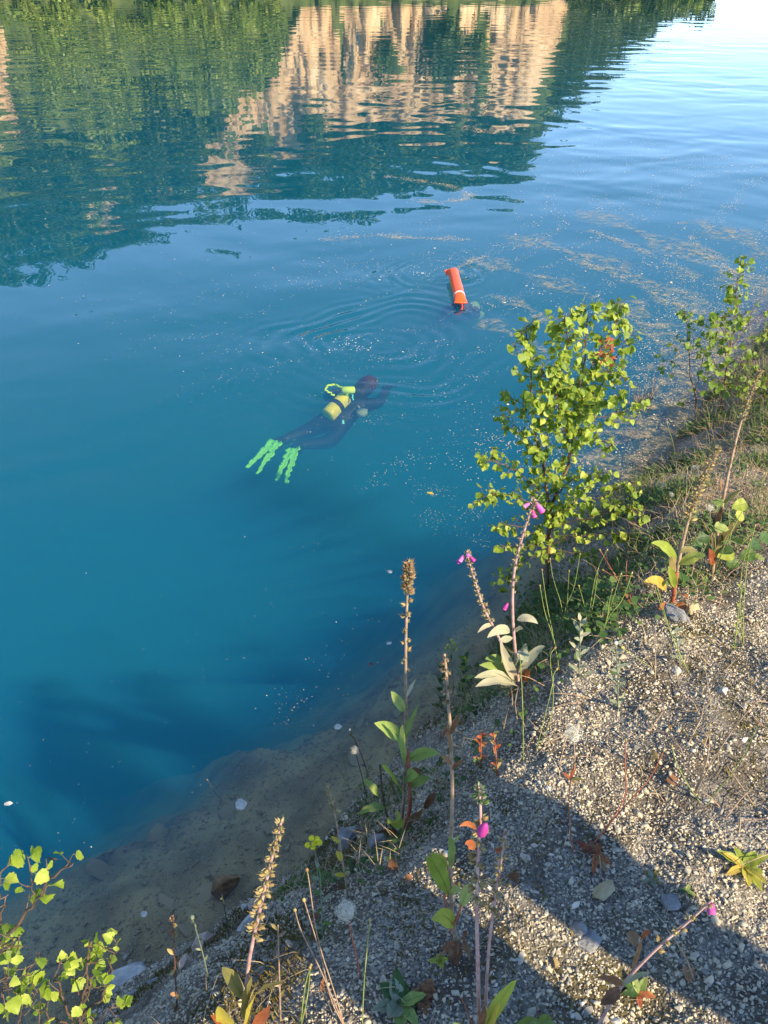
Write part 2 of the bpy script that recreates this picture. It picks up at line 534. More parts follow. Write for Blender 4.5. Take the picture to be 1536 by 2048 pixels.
def is_rock(a, t):
    n = .30 * fbm(a * .30, t * 2.2, 4.0, 4)
    if t < -.02: return False
    # main face: from the shore upwards, its left edge leaning left with height
    left = float(np.interp(t, [0, .25, .5, .75, 1], [-4.6, -7.0, -10.0, -12.5, -13.0])) + 5 * n
    right = float(np.interp(t, [0, .3, .55, .8, 1], [11.2, 11.0, 9.8, 8.6, 3.0])) + 4 * n
    top = float(np.interp(a, [-14, -12, -9.6, -7.5, -5, -1, 2, 5, 8, 10, 11.5], [.93, .95, .93, .80, .66, .62, .60, .58, .66, .62, .3])) + .35 * n
    if left < a < right and .015 < t < top:
        # wooded gullies that cut into the face
        g = fbm(a * .42, t * 2.6, 11.0, 4)
        return g < .36
    if a < -23 + 8 * n and .02 < t < .42 + n and fbm(a * .5, t * 3, 31.0, 3) < .12: return True
    if -20.5 < a < -18.3 and .80 < t < .95 and fbm(a * 1.5, t * 6, 3.0, 3) > -.1: return True
    if -16 < a < -14.5 and .86 < t < .95 and fbm(a * 1.5, t * 6, 5.0, 3) > 0: return True
    return False
def hill_pt(a, t, up=0.0):
    d, hh = hill_h(a, t)
    d += (1.6 * fbm(a * .9, t * 4, 1.0, 4)) * min(1, t * 6)
    return Vector((d * math.sin(R(a)), d * math.cos(R(a)), hh + up))
rock_m = solid_mat('quarry_rock', [(.20, .12, .07), (.40, .265, .14), (.56, .40, .22), (.64, .52, .34)], rough=.95, scale=.45, bump=.8, bdist=.6, stretch=(1, 1, .35), detail=8.0)
scrub_m = solid_mat('hill_scrub', [(.03, .05, .015), (.07, .10, .03), (.13, .15, .05)], rough=.95, scale=.5, bump=.6, bdist=.3)
shore_m = solid_mat('far_beach', [(.22, .20, .13), (.36, .33, .22)], rough=.9, scale=.6, bump=.3)
avals = np.concatenate([np.arange(-75, -30, 2.5), np.arange(-30, 20, .16), np.arange(20, 31, 1)])
tvals = np.concatenate([[-.6, -.25, -.06, 0.0, .008], np.arange(.03, 1.02, .018), [1.2, 1.6, 2.5]])
V = []; mi = []
for a in avals:
    for t in tvals:
        if t < 0:
            p = hill_pt(a, 0); r = (p.xy.length + t * 12) / p.xy.length
            V.append((p.x * r, p.y * r, -.02 + t * 16))
        else:
            p = hill_pt(a, t)
            if is_rock(a, t):
                k = 1.1 * fbm(a * 2.2, t * 9, 6.0, 4)
                p.x -= k * math.sin(R(a)); p.y -= k * math.cos(R(a))
            V.append((p.x, p.y, p.z + .08))
na, nt_ = len(avals), len(tvals)
I = np.arange(na * nt_).reshape(na, nt_)
F = np.stack([I[:-1, :-1].ravel(), I[1:, :-1].ravel(), I[1:, 1:].ravel(), I[:-1, 1:].ravel()], 1)
hill = np_mesh('hillside', V, F, rock_m, kind='structure', smooth=False)
hill['label'] = 'wooded quarry hillside with bare tan rock face across the lake'
hill.data.materials.append(scrub_m); hill.data.materials.append(shore_m)
for i in range(na - 1):
    for j in range(nt_ - 1):
        a = avals[i]; t = tvals[j]
        mi.append(2 if t < .005 else (0 if is_rock(a, t) else 1))
hill.data.polygons.foreach_set('material_index', np.array(mi, dtype=np.int32))

# woods on it: masses of leaf clumps
def crown_cloud(centres, radii, per, size, squash=1.0):
    n = len(centres)
    C = np.repeat(np.asarray(centres), per, 0); RR = np.repeat(np.asarray(radii), per)
    d = rng.normal(size=(n * per, 3)); d /= np.linalg.norm(d, axis=1)[:, None]
    r = rng.uniform(.35, 1.0, n * per) ** .6
    P = C + d * (r * RR)[:, None] * np.array([1, 1, squash])
    s = size * RR * rng.uniform(.5, 1.3, n * per)
    # orientation: mostly outward facing
    nn = d + rng.normal(scale=.5, size=d.shape); nn /= np.linalg.norm(nn, axis=1)[:, None]
    e1 = np.cross(nn, rng.normal(size=d.shape)); e1 /= np.linalg.norm(e1, axis=1)[:, None]
    e2 = np.cross(nn, e1)
    V = np.stack([P + e1 * s[:, None], P + e2 * (s * .7)[:, None], P - e1 * s[:, None], P - e2 * (s * .7)[:, None]], 1).reshape(-1, 3)
    F = np.arange(len(V)).reshape(-1, 4)
    rnd = np.repeat(np.repeat(rng.uniform(0, 1, n), per) * .75 + rng.uniform(0, .25, n * per), 4)
    return V, F, rnd
wood = {'dark': ([], []), 'light': ([], [])}
random.seed(11)
k = 0
while k < 2300:
    a = random.uniform(-32, 19.5); t = random.uniform(0, 1.02) ** .9
    k += 1
    if is_rock(a, t) and random.random() < .97: continue
    if a > 16.5 and t > .5: continue
    if any(is_rock(a + q, t + .03) for q in (-.5, 0, .5)) and random.random() < .9: continue
    if t < .03 and -6 < a < 11 and random.random() < .8: continue
    p = hill_pt(a, t)
    low = t < .46 + .30 * fbm(a * .25, 1.0, 9.0, 3) and a < -2
    r = random.uniform(.8, 1.5) if low else random.uniform(1.0, 2.0)
    if a > 10: r *= .62
    key = 'light' if (low or random.random() < .12) else 'dark'
    wood[key][0].append((p.x, p.y, p.z + r * (.9 if key == 'light' else 1.2))); wood[key][1].append(r)
wood_dark_m = leaf_mat('dark_wood', [(.022, .045, .014), (.05, .085, .022), (.09, .135, .036)], trans=.25, scale=.6, per_obj='attr')
wood_light_m = leaf_mat('light_wood', [(.12, .18, .025), (.22, .29, .04), (.34, .38, .07)], trans=.3, scale=.6, per_obj='attr')
for key, mt, nm, lb in (('dark', wood_dark_m, 'woodland', 'dark green wood on the far hillside'), ('light', wood_light_m, 'shoreline_scrub', 'light green scrub along the far shore')):
    V, F, rn = crown_cloud(wood[key][0], wood[key][1], 90, .17, 1.25 if key == 'dark' else .95)
    np_mesh(nm, V, F, mt, kind='stuff', label=lb, attr={'rnd': rn})

# low far shore to the right, where the lake runs on
V = []
la = np.arange(17.5, 34, .5)
for a in la:
    hgt = max(.4, 2.0 + 2.2 * fbm(a * .5, 3.0, 2.0, 4) + max(0, a - 24) * .5)
    for d, z in ((146, -6), (150, .2), (156, hgt * .7), (170, hgt), (240, hgt * 1.1)):
        V.append((d * math.sin(R(a)), d * math.cos(R(a)), z))
I = np.arange(len(V)).reshape(len(la), 5)
F = np.stack([I[:-1, :-1].ravel(), I[1:, :-1].ravel(), I[1:, 1:].ravel(), I[:-1, 1:].ravel()], 1)
fs = np_mesh('far_terrain', V, F, scrub_m, kind='structure', smooth=False)
fs['label'] = 'low scrubby shore where the lake runs on'

# ================================================================== STONES AND GRAVEL
def hull(seed, n=11, flat=.6, power=.75):
    r_ = random.Random(seed)
    b = bmesh.new()
    for k in range(n):
        d = Vector((r_.gauss(0, 1), r_.gauss(0, 1), r_.gauss(0, 1))).normalized()
        q = max(abs(d.x), abs(d.y), abs(d.z)) ** power      # towards a block shape: flat faces, edges
        d = d / q * r_.uniform(.82, 1.0)
        b.verts.new((d.x, d.y * r_.uniform(.6, .95), d.z * flat))
    res = bmesh.ops.convex_hull(b, input=b.verts)
    bmesh.ops.delete(b, geom=[g for g in res['geom_interior'] if isinstance(g, bmesh.types.BMVert)] , context='VERTS')
    bmesh.ops.triangulate(b, faces=b.faces[:])
    bmesh.ops.recalc_face_normals(b, faces=b.faces[:])
    return b
def stone_mat(name, wet=False):
    m, nt, out = new_mat(name)
    at = nd(nt, 'ShaderNodeAttribute', attribute_name='rnd'); oi = nd(nt, 'ShaderNodeObjectInfo')
    rv = at.outputs['Fac'] if name == 'gravel_stone' else oi.outputs['Random']
    ge = nd(nt, 'ShaderNodeNewGeometry')
    no = nd(nt, 'ShaderNodeTexNoise', i_Scale=70.0, i_Detail=4.0); nt.links.new(ge.outputs['Position'], no.inputs['Vector'])
    f = math_(nt, 'ADD', rv, math_(nt, 'MULTIPLY_ADD', no.outputs[0], .3, -.15), clamp=True)
    col = ramp(nt, f, [(0, (.14, .132, .11)), (.22, (.26, .24, .19)), (.45, (.38, .34, .255)), (.68, (.47, .41, .29)), (.85, (.53, .43, .28)), (1, (.60, .55, .45))])
    sx = nd(nt, 'ShaderNodeSeparateXYZ'); nt.links.new(ge.outputs['Position'], sx.inputs[0])
    silt = math_(nt, 'MULTIPLY_ADD', sx.outputs[2], -25.0, .4, clamp=True)
    col = mixc(nt, math_(nt, 'MULTIPLY', silt, .93), col, (.36, .26, .115))
    pb = nd(nt, 'ShaderNodeBsdfPrincipled'); pb.inputs['Roughness'].default_value = .72; pb.inputs['Specular IOR Level'].default_value = .35
    nt.links.new(col, pb.inputs['Base Color'])
    n2 = nd(nt, 'ShaderNodeTexNoise', i_Scale=240.0, i_Detail=4.0); nt.links.new(ge.outputs['Position'], n2.inputs['Vector'])
    b = nd(nt, 'ShaderNodeBump', i_Strength=.5, i_Distance=.002); nt.links.new(n2.outputs[0], b.inputs['Height']); nt.links.new(b.outputs[0], pb.inputs['Normal'])
    nt.links.new(pb.outputs[0], out.inputs[0])
    return m
gravel_m = stone_mat('gravel_stone'); stone_m = stone_mat('loose_stone')
def in_view(p, mrg=120):
    d = p - EYE
    f = d.y * CP - d.z * SP
    if f < .2: return False
    x = 768 + d.x / f * FPX; y = 1024 - (d.y * SP + d.z * CP) / f * FPX
    return -mrg < x < 1536 + mrg and -mrg < y < 2048 + mrg
def pix(p):
    d = p - EYE
    f = d.y * CP - d.z * SP
    return 768 + d.x / f * FPX, 1024 - (d.y * SP + d.z * CP) / f * FPX
def bank_n(x, y, e=.03):
    return Vector((bank_z(x - e, y) - bank_z(x + e, y), bank_z(x, y - e) - bank_z(x, y + e), 2 * e)).normalized()
bases = []
for k in range(8):
    b = hull(100 + k, 8, .62)
    vs_ = np.array([v.co[:] for v in b.verts]); b.verts.index_update()
    fs_ = np.array([[v.index for v in f.verts] for f in b.faces]); b.free()
    bases.append((vs_, fs_))
random.seed(5)
Vs, Fs_, Rn = [], [], []
off = 0; cnt = 0
for k in range(300000):
    u = random.uniform(-1.3, 4.4); s = random.uniform(-.75, 2.1)
    if u > 1.9 and random.random() < .45: continue
    q = P0 + DU * u + DS * s
    if not in_view(Vector((q.x, q.y, 1.2 if s > .8 else s * 1.2))): continue
    clump = fbm(q.x * 2.4, q.y * 2.4, 17.0, 3)
    z = bank_z(q.x, q.y)
    if z < -.5: continue
    if z < .0 and random.random() < .86: continue
    if s < .75 and z > 0 and random.random() < .22 + 1.7 * max(0, clump + .02): continue
    if s >= .75 and random.random() < 1.5 * max(0, clump): continue
    r = min(.0037 * math.exp(random.gauss(0, .42)), .016)
    if z < 0: r *= 1.7
    vs_, fs_ = bases[random.randrange(8)]
    a = random.random() * 6.283; ca, sa = math.cos(a), math.sin(a)
    t1, t2 = random.gauss(0, .38), random.gauss(0, .38)
    M = np.array(Matrix.Rotation(t1, 3, 'X') @ Matrix.Rotation(t2, 3, 'Y') @ Matrix.Rotation(a, 3, 'Z'))
    P = vs_ @ M.T * (r * np.array([1.15, 1.0, 1.0])) + np.array([q.x, q.y, z + r * random.uniform(-.3, .32)])
    Vs.append(P); Fs_.append(fs_ + off); off += len(P)
    Rn.append(np.full(len(P), min(1, max(0, random.gauss(.55, .19)))))
    cnt += 1
gravel = np_mesh('gravel', np.concatenate(Vs), np.concatenate(Fs_), gravel_m, kind='stuff', label='small angular grey and tan gravel covering the bank', attr={'rnd': np.concatenate(Rn)})
print('pebbles', cnt)
# the larger stones one by one, parts of the ground
stone_meshes = []
for k in range(7):
    b = hull(300 + k, 15, .5)
    bmesh.ops.bevel(b, geom=b.edges[:], offset=.05, segments=1, affect='EDGES')
    me = bpy.data.meshes.new('stone'); b.to_mesh(me); b.free(); me.materials.append(stone_m); stone_meshes.append(me)
random.seed(6)
n = 0
while n < 285:
    px, py = random.uniform(200, 1536), random.uniform(1130, 2048)
    if py < 1900 - .98 * (px - 350): continue
    p = hit_bank(px, py)
    if p.z < -.3 or (p.z < 0.02 and random.random() < .5): continue
    r = random.choice([.006, .007, .007, .008, .009, .012]) * random.uniform(.85, 1.15)
    if p.z < .35: r *= 1.35
    o = bpy.data.objects.new('stone', stone_meshes[n % 7]); COL.objects.link(o); o.parent = ground
    o.location = p + bank_n(p.x, p.y) * r * .12
    o.rotation_euler = (random.gauss(0, .3), random.gauss(0, .3), random.random() * 6.3)
    o.scale = (r * random.uniform(.9, 1.5), r, r * random.uniform(.7, 1.1))
    n += 1

# and the bigger stones lying under water on the shelf
n = 0
while n < 14:
    px, py = random.uniform(120, 1000), random.uniform(1350, 1930)
    p = hit_bank(px, py)
    if not -.3 < p.z < -.03: continue
    r = random.uniform(.03, .065)
    o = bpy.data.objects.new('stone', stone_meshes[n % 7]); COL.objects.link(o); o.parent = ground
    o.location = p + Vector((0, 0, r * .1)); o.rotation_euler = (random.gauss(0, .25), random.gauss(0, .25), random.random() * 6.3)
    o.scale = (r * random.uniform(1, 1.5), r, r * random.uniform(.4, .7)); n += 1

# rocks that stand out
def rock_colour(name, cols, sc=25):
    return solid_mat(name, cols, rough=.85, scale=sc, bump=.8, bdist=.006, detail=8.0)
rk = {'pale': rock_colour('pale_slate', [(.30, .285, .25), (.44, .42, .37), (.58, .55, .49)]),
      'pink': rock_colour('pinkish_stone', [(.28, .20, .14), (.42, .32, .24), (.50, .41, .32)]),
      'grey': rock_colour('grey_slate', [(.12, .12, .115), (.20, .20, .19), (.29, .28, .26)]),
      'tan': rock_colour('tan_stone', [(.22, .17, .09), (.36, .29, .16), (.42, .37, .27)]),
      'brown': rock_colour('silty_block', [(.10, .06, .03), (.22, .13, .06), (.30, .20, .11)])}
def rock(px, py, wpx, hpx, thick, rot, kind, seed, label, z=None, tilt=(0, 0)):
    p = hit_bank(px, py) if z is None else at_z(px, py, z)
    m = pxm(p)
    b = hull(seed, 18, 1.0, .9)
    bmesh.ops.bevel(b, geom=b.edges[:], offset=.06, segments=1, affect='EDGES')
    bmesh.ops.triangulate(b, faces=b.faces[:])
    bmesh.ops.subdivide_edges(b, edges=b.edges[:], cuts=1)
    mx = max(abs(v.co.x) for v in b.verts); my = max(abs(v.co.y) for v in b.verts)
    for v in b.verts:
        d = fbm(v.co.x * 2.1 + seed, v.co.y * 2.1, v.co.z * 3, 3) * .10
        v.co += v.co.normalized() * d
        v.co = Vector((v.co.x / mx * wpx * m * .5, v.co.y / my * hpx * m * .62, v.co.z * thick * .5))
    me = bpy.data.meshes.new('rock'); b.to_mesh(me); b.free(); me.materials.append(rk[kind])
    o = bpy.data.objects.new('rock', me); COL.objects.link(o)
    n_ = bank_n(p.x, p.y, .06)
    qt = Vector((0, 0, 1)).rotation_difference(n_ * .6 + Vector((0, 0, .5)))
    o.rotation_mode = 'QUATERNION'
    o.rotation_quaternion = qt @ Quaternion((0, 0, 1), rot) @ Quaternion((1, 0, 0), tilt[0]) @ Quaternion((0, 1, 0), tilt[1])
    o.location = p + n_ * thick * .12
    tag(o, label, 'rock', 'rocks on the bank and shore')
    return o
rock(248, 1960, 92, 40, .05, .35, 'pale', 1, 'pale slate slab at the waterline behind the lower-left leaves', tilt=(.2, 0))
rock(256, 1998, 80, 34, .05, .6, 'pale', 2, 'mossy pale slab just in front of the waterline slabs at lower left')
rock(306, 1966, 62, 26, .04, .25, 'pale', 3, 'narrow pale slate slab right of the lower-left waterline slab')
rock(409, 1893, 50, 34, .08, .2, 'pink', 4, 'rounded pinkish rock sitting at the waterline beside dried stalks')
rock(373, 1930, 34, 22, .05, 1.0, 'pink', 5, 'small pinkish rock between pale slabs and rounded pinkish rock')
rock(452, 1776, 58, 28, .10, .55, 'brown', 6, 'brown block breaking the surface of the shallow water', z=-.03, tilt=(0, .25))
rock(502, 1846, 62, 22, .05, .95, 'pale', 7, 'long whitish slab jutting from the bank towards the water')
rock(512, 1816, 34, 22, .06, .3, 'pink', 8, 'small brown rock on top of the long whitish slab')
rock(492, 1819, 16, 16, .05, .1, 'pale', 9, 'small white pointed stone beside the brown rock at the waterline')
rock(704, 1686, 62, 52, .12, .8, 'grey', 10, 'grey rock on the bank edge below the tall brown seed spike', tilt=(.2, 0))
rock(762, 1700, 40, 44, .08, .2, 'grey', 11, 'grey slab under the dead leaves of the tall central plant')
rock(1207, 1784, 52, 26, .04, .4, 'tan', 12, 'yellowish angular stone on the shaded gravel')
rock(1341, 1804, 36, 34, .03, .2, 'grey', 13, 'smooth blue-grey slate stone on the gravel near the small rosette')
rock(1178, 1884, 46, 34, .03, .9, 'grey', 14, 'triangular grey slate chip lying flat in the shade')
rock(1157, 1858, 30, 30, .05, .5, 'grey', 15, 'dark grey stone touching the triangular slate chip')
rock(1388, 1222, 36, 28, .05, .3, 'tan', 16, 'cream stone at the foot of the dried capsule stalk')
rock(1352, 1236, 52, 40, .10, .1, 'grey', 17, 'dark grey rock left of the cream stone')
rock(1392, 938, 40, 12, .04, .3, 'pale', 18, 'thin pale slab at the water edge on the far bank')
rock(1333, 985, 40, 34, .12, .5, 'grey', 19, 'grey boulder half hidden in grass beyond the birch')
rock(1352, 1345, 18, 16, .03, .4, 'pale', 20, 'white square stone on the sunlit gravel')
rock(1445, 1385, 20, 16, .03, .9, 'pale', 21, 'pale pointed stone on the sunlit gravel at right')

# ================================================================== DRIFTING FLAKES, BUBBLES, LEAVES ON THE WATER
flake_m = solid_mat('pollen_flake', [(.32, .26, .15), (.47, .40, .27), (.62, .57, .46)], rough=.9, scale=300, bump=0, per_obj='attr')
def flakes(name, pts, label, mat=None):
    N = len(pts)
    P = np.array([p[:2] for p in pts]); r = np.array([p[2] for p in pts])
    z = waves(P[:, 0], P[:, 1]) + .0035
    ang = np.linspace(0, 2 * np.pi, 6, endpoint=False)[None, :] + rng.uniform(0, 6, (N, 1))
    el = rng.uniform(.45, 1.0, (N, 1)); rad = r[:, None] * rng.uniform(.6, 1.25, (N, 6))
    th = rng.uniform(0, 6.3, (N, 1))
    lx = np.cos(ang) * rad; ly = np.sin(ang) * rad * el
    x = P[:, :1] + lx * np.cos(th) - ly * np.sin(th); y = P[:, 1:] + lx * np.sin(th) + ly * np.cos(th)
    zt = z[:, None] + rng.uniform(-.0005, .0008, (N, 6)) + .0
    top = np.stack([x, y, zt], 2).reshape(-1, 3)
    ctr = np.stack([P[:, 0], P[:, 1], z + .0012 + .1 * r], 1)
    V = np.concatenate([top, ctr])
    b = np.arange(N) * 6
    F = np.concatenate([np.stack([b + k, b + (k + 1) % 6, N * 6 + np.arange(N)], 1) for k in range(6)])
    rn = rng.uniform(0, 1, N)
    return np_mesh(name, V, F, mat or flake_m, kind='stuff', label=label, attr={'rnd': np.concatenate([np.repeat(rn, 6), rn])})
random.seed(9)
pts = []
tries = 0
while len(pts) < 20000 and tries < 420000:
    tries += 1
    u = random.uniform(-1.5, 16); s = -random.random() ** 1.4 * 9.5
    q = P0 + DU * u + DS * s
    if bank_z(q.x, q.y) > -.005: continue
    x, y = q.x, q.y
    wv = s * .9 + .55 * math.sin(u * .6 + .5) + .35 * fbm(x * .5, y * .5, 3.0, 3)
    st = abs(fbm(wv * 1.5, u * .28, 21.0, 4))
    st = max(0, 1 - st * 3.4) ** 2                                    # thin streaks along the shore
    cl = max(0, fbm(x * .7, y * .7, 8.0, 4) + .12)
    right = min(1, max(0, (u - 2.6) / 2.4)) * math.exp(-((s + 2.3) / 2.2) ** 2)
    shore = min(1, max(0, (u - 3.0) / 1.5)) * math.exp(-((s + .2) / .55) ** 2)
    near = math.exp(-((s + .8) / .7) ** 2) * .12
    dens = .003 + 1.4 * right * (st * st * .9 + cl * .22) + 1.8 * shore * (.3 + cl) + 1.5 * near * (st + cl) + .06 * cl * st
    if random.random() > dens: continue
    big = random.random()
    sc_ = max(.55, min(1.3, (math.hypot(x, y) + 1) / 8))
    r = random.uniform(.0016, .0036) if big < .90 else (random.uniform(.0038, .007) if big < .992 else random.uniform(.008, .013))
    if u < 2.4: r *= .8
    pts.append((x, y, r * sc_ * 1.25))
# pollen gathered in the shallows by the far saplings
k = 0
while k < 9000:
    u = random.uniform(3.2, 8.5); sft = float(np.interp(u, SH_U, SH_O)); s = sft - random.random() ** 1.2 * 1.15
    k += 1
    q = P0 + DU * u + DS * s
    wv = abs(fbm(q.x * 2.0 + 1.5 * q.y, q.y * .6, 27.0, 4))
    if random.random() > max(.05, 1 - wv * 2.6) * min(1, (u - 3.1) / .8): continue
    pts.append((q.x, q.y, random.uniform(.0025, .0065)))
# drawn-out swirls of scum
SW = [[(768, 352), (840, 362), (900, 372), (940, 388), (935, 398), (880, 405), (820, 400)], [(1140, 518), (1190, 535), (1260, 560), (1345, 606)],
      [(1380, 472), (1420, 520), (1460, 545), (1536, 560)], [(1420, 500), (1455, 535), (1500, 575)], [(640, 480), (760, 470), (860, 478), (940, 480)],
      [(835, 1035), (880, 1028), (930, 1020), (1000, 1018)], [(840, 1045), (900, 1062), (950, 1075), (1010, 1110)], [(720, 985), (790, 930), (840, 910)],
      [(900, 548), (940, 522), (975, 512)], [(905, 980), (870, 985), (835, 975)], [(550, 1420), (600, 1395), (690, 1375), (770, 1388)],
      [(570, 1445), (640, 1420), (720, 1415)], [(1330, 600), (1400, 655), (1480, 700)], [(1180, 460), (1280, 500), (1400, 560)], [(975, 590), (1050, 610), (1100, 650)]]
for poly in SW:
    W = [at_z(*p) for p in poly]
    L = sum((W[i + 1] - W[i]).length for i in range(len(W) - 1))
    for k in range(int(60 + 75 * L)):
        t = random.random() * (len(W) - 1); i = int(t); f = t - i
        p = W[i].lerp(W[i + 1], f)
        wd = .05 * (.4 + abs(math.sin(t * 3)))
        pts.append((p.x + random.gauss(0, wd), p.y + random.gauss(0, wd), random.uniform(.002, .0055) * max(.5, p.y / 7)))
pts = [p for p in pts if bank_z(p[0], p[1]) < -.004]
flakes('pollen_flakes', pts, 'pale pollen specks and scum streaks drifting on the lake')
print('flakes', len(pts))
# soft films of pollen drawn out along the drift
def film_mat():
    m, nt, out = new_mat('pollen_film')
    at = nd(nt, 'ShaderNodeAttribute', attribute_name='rnd'); ge = nd(nt, 'ShaderNodeNewGeometry')
    n1 = nd(nt, 'ShaderNodeTexNoise', i_Scale=9.0, i_Detail=7.0, i_Roughness=.72, i_Distortion=.8); nt.links.new(ge.outputs['Position'], n1.inputs['Vector'])
    n2 = nd(nt, 'ShaderNodeTexNoise', i_Scale=60.0, i_Detail=3.0); nt.links.new(ge.outputs['Position'], n2.inputs['Vector'])
    f = math_(nt, 'MULTIPLY_ADD', n1.outputs[0], 4.2, -1.9, clamp=True)
    f = math_(nt, 'MULTIPLY', f, math_(nt, 'MULTIPLY_ADD', n2.outputs[0], 3.0, -.9, clamp=True))
    f = math_(nt, 'MULTIPLY', math_(nt, 'MULTIPLY', f, at.outputs['Fac']), .75, clamp=True)
    df = nd(nt, 'ShaderNodeBsdfDiffuse'); df.inputs[0].default_value = (.40, .32, .18, 1)
    tr = nd(nt, 'ShaderNodeBsdfTransparent'); mx = nd(nt, 'ShaderNodeMixShader')
    nt.links.new(f, mx.inputs[0]); nt.links.new(tr.outputs[0], mx.inputs[1]); nt.links.new(df.outputs[0], mx.inputs[2]); nt.links.new(mx.outputs[0], out.inputs[0])
    return m
film_paths = [(W_, .16) for W_ in SW if W_[0][1] < 800]
film_paths += [([(1000, 470), (1130, 500), (1260, 545), (1400, 620), (1500, 690)], .35), ([(1150, 420), (1300, 470), (1440, 540), (1536, 600)], .4), ([(960, 520), (1090, 560), (1200, 600), (1330, 690), (1400, 750)], .3),
    ([(1250, 600), (1340, 660), (1430, 720)], .25), ([(1380, 440), (1470, 470), (1560, 520)], .5), ([(1300, 780), (1340, 740), (1400, 690), (1480, 640)], .35), ([(1180, 960), (1200, 900), (1260, 840), (1330, 790)], .26),
    ([(1240, 960), (1290, 900), (1340, 850), (1390, 800)], .22), ([(960, 640), (1050, 680), (1110, 760)], .22), ([(1290, 860), (1330, 810), (1400, 750), (1470, 690)], .2)]
Vf, Ff, Rf = [], [], []; off = 0
for pi, (poly, wd) in enumerate(film_paths):
    W_ = [at_z(*p) for p in poly]
    for _ in range(3):
        N_ = [W_[0]]
        for a_, b_ in zip(W_[:-1], W_[1:]): N_ += [a_.lerp(b_, .25), a_.lerp(b_, .75)]
        N_.append(W_[-1]); W_ = N_
    n_ = len(W_); z_ = .0045 + .0004 * (pi % 12)
    for i, p in enumerate(W_):
        t = (W_[min(i + 1, n_ - 1)] - W_[max(i - 1, 0)]).normalized(); sdv = Vector((-t.y, t.x, 0))
        e_ = min(1, i / 4, (n_ - 1 - i) / 4); ww = wd * (.6 + .4 * math.sin(i * .7 + pi))
        for q, av in ((-1, 0), (-.45, 1), (.45, 1), (1, 0)):
            v = p + sdv * q * ww; Vf.append((v.x, v.y, z_)); Rf.append(av * e_)
        if i:
            for c_ in range(3):
                k0 = off + (i - 1) * 4 + c_; Ff.append((k0, k0 + 1, k0 + 5, k0 + 4))
    off += n_ * 4
np_mesh('pollen_film', Vf, Ff, film_mat(), kind='stuff', label='thin beige films of pollen drifting near the right shore', attr={'rnd': Rf})
foam_m = solid_mat('bubble_foam', [(.45, .5, .52), (.6, .64, .66)], rough=.25, scale=50, bump=0, spec=.6)
for (c, rad, lb, nn) in ((at_z(692, 690), .30, 'white bubbles surfacing beyond the diver with yellow tank', 46), (at_z(845, 547), .20, 'white bubbles surfacing left of the orange marker buoy', 40)):
    mb = MB()
    for k in range(nn):
        a = random.random() * 6.3; d = abs(random.gauss(0, rad * .55))
        x, y = c.x + math.cos(a) * d * 1.3, c.y + math.sin(a) * d
        r = random.uniform(.002, .0055)
        mb.blob((x, y, .004), (r, r, r * .8), n=6, rings=4)
    tag(mb.build('bubbles', foam_m, origin=c), lb, kind='stuff')

def leaf_shape(name, mats, L, W, serr=0.0, fold=.18, curl=.1, tip=1.15, n=8, petiole=.25, pr=.0007):
    """a leaf lying along +X from the origin, petiole first; returns mesh"""
    mb = MB()
    pl = L * petiole
    mb.tube([(0, 0, 0), (pl * .5, 0, pl * .1), (pl, 0, 0)], pr, 3, mi=1 if len(mats) > 1 else 0, cap=False)
    rows = []
    for i in range(n + 1):
        t = i / n
        w = W * .5 * (math.sin(math.pi * min(1, t ** (1 / tip) * .97 + .03)) ** .85) * (1 if t < .999 else 0)
        if serr and 0 < i < n: w *= 1 + (serr if i % 2 else -serr)
        x = pl + L * t
        zc = -curl * L * t * t
        rows.append((x, w, zc))
    for i, (x, w, zc) in enumerate(rows):
        k = len(mb.v)
        for q in (-1, -.5, 0, .5, 1):
            back = -abs(q) * L * .05
            mb.v.append(Vector((x + back, w * q, zc + abs(q) * w * fold + (.03 * L * math.sin(i * 1.3 + q * 2) * abs(q)))))
        if i:
            for c in range(4):
                a = k - 5 + c
                mb.f.append((a, a + 1, a + 6, a + 5)); mb.m.append(0)
    return mb.mesh(name, mats)
M = {}
M['birch'] = leaf_mat('birch_leaf', [(.08, .15, .015), (.19, .28, .026), (.32, .41, .045), (.48, .52, .10)], trans=.48, scale=40)
M['birch_pale'] = leaf_mat('young_birch_leaf', [(.08, .15, .02), (.16, .25, .03), (.26, .32, .05)], trans=.45, scale=40)
M['twig'] = solid_mat('birch_twig', [(.05, .032, .02), (.11, .07, .045), (.17, .115, .075)], scale=60, bdist=.001)
M['bark'] = solid_mat('birch_bark', [(.07, .04, .02), (.17, .105, .05), (.25, .165, .085)], scale=40, bump=.6, bdist=.002, stretch=(1, 1, .3))
M['dead'] = leaf_mat('dead_leaf', [(.10, .045, .02), (.20, .095, .045), (.30, .18, .09)], trans=.15, scale=35, rough=.8)
M['rusty'] = leaf_mat('rusty_leaf', [(.22, .05, .02), (.34, .10, .035), (.42, .20, .07)], trans=.3, scale=35, rough=.7)
M['float'] = solid_mat('faded_leaf', [(.40, .36, .27), (.62, .60, .50)], scale=60, bump=.3, bdist=.001)
M['yellow_leaf'] = leaf_mat('yellow_leaf', [(.38, .33, .04), (.52, .44, .06), (.45, .27, .06)], trans=.35, scale=30)
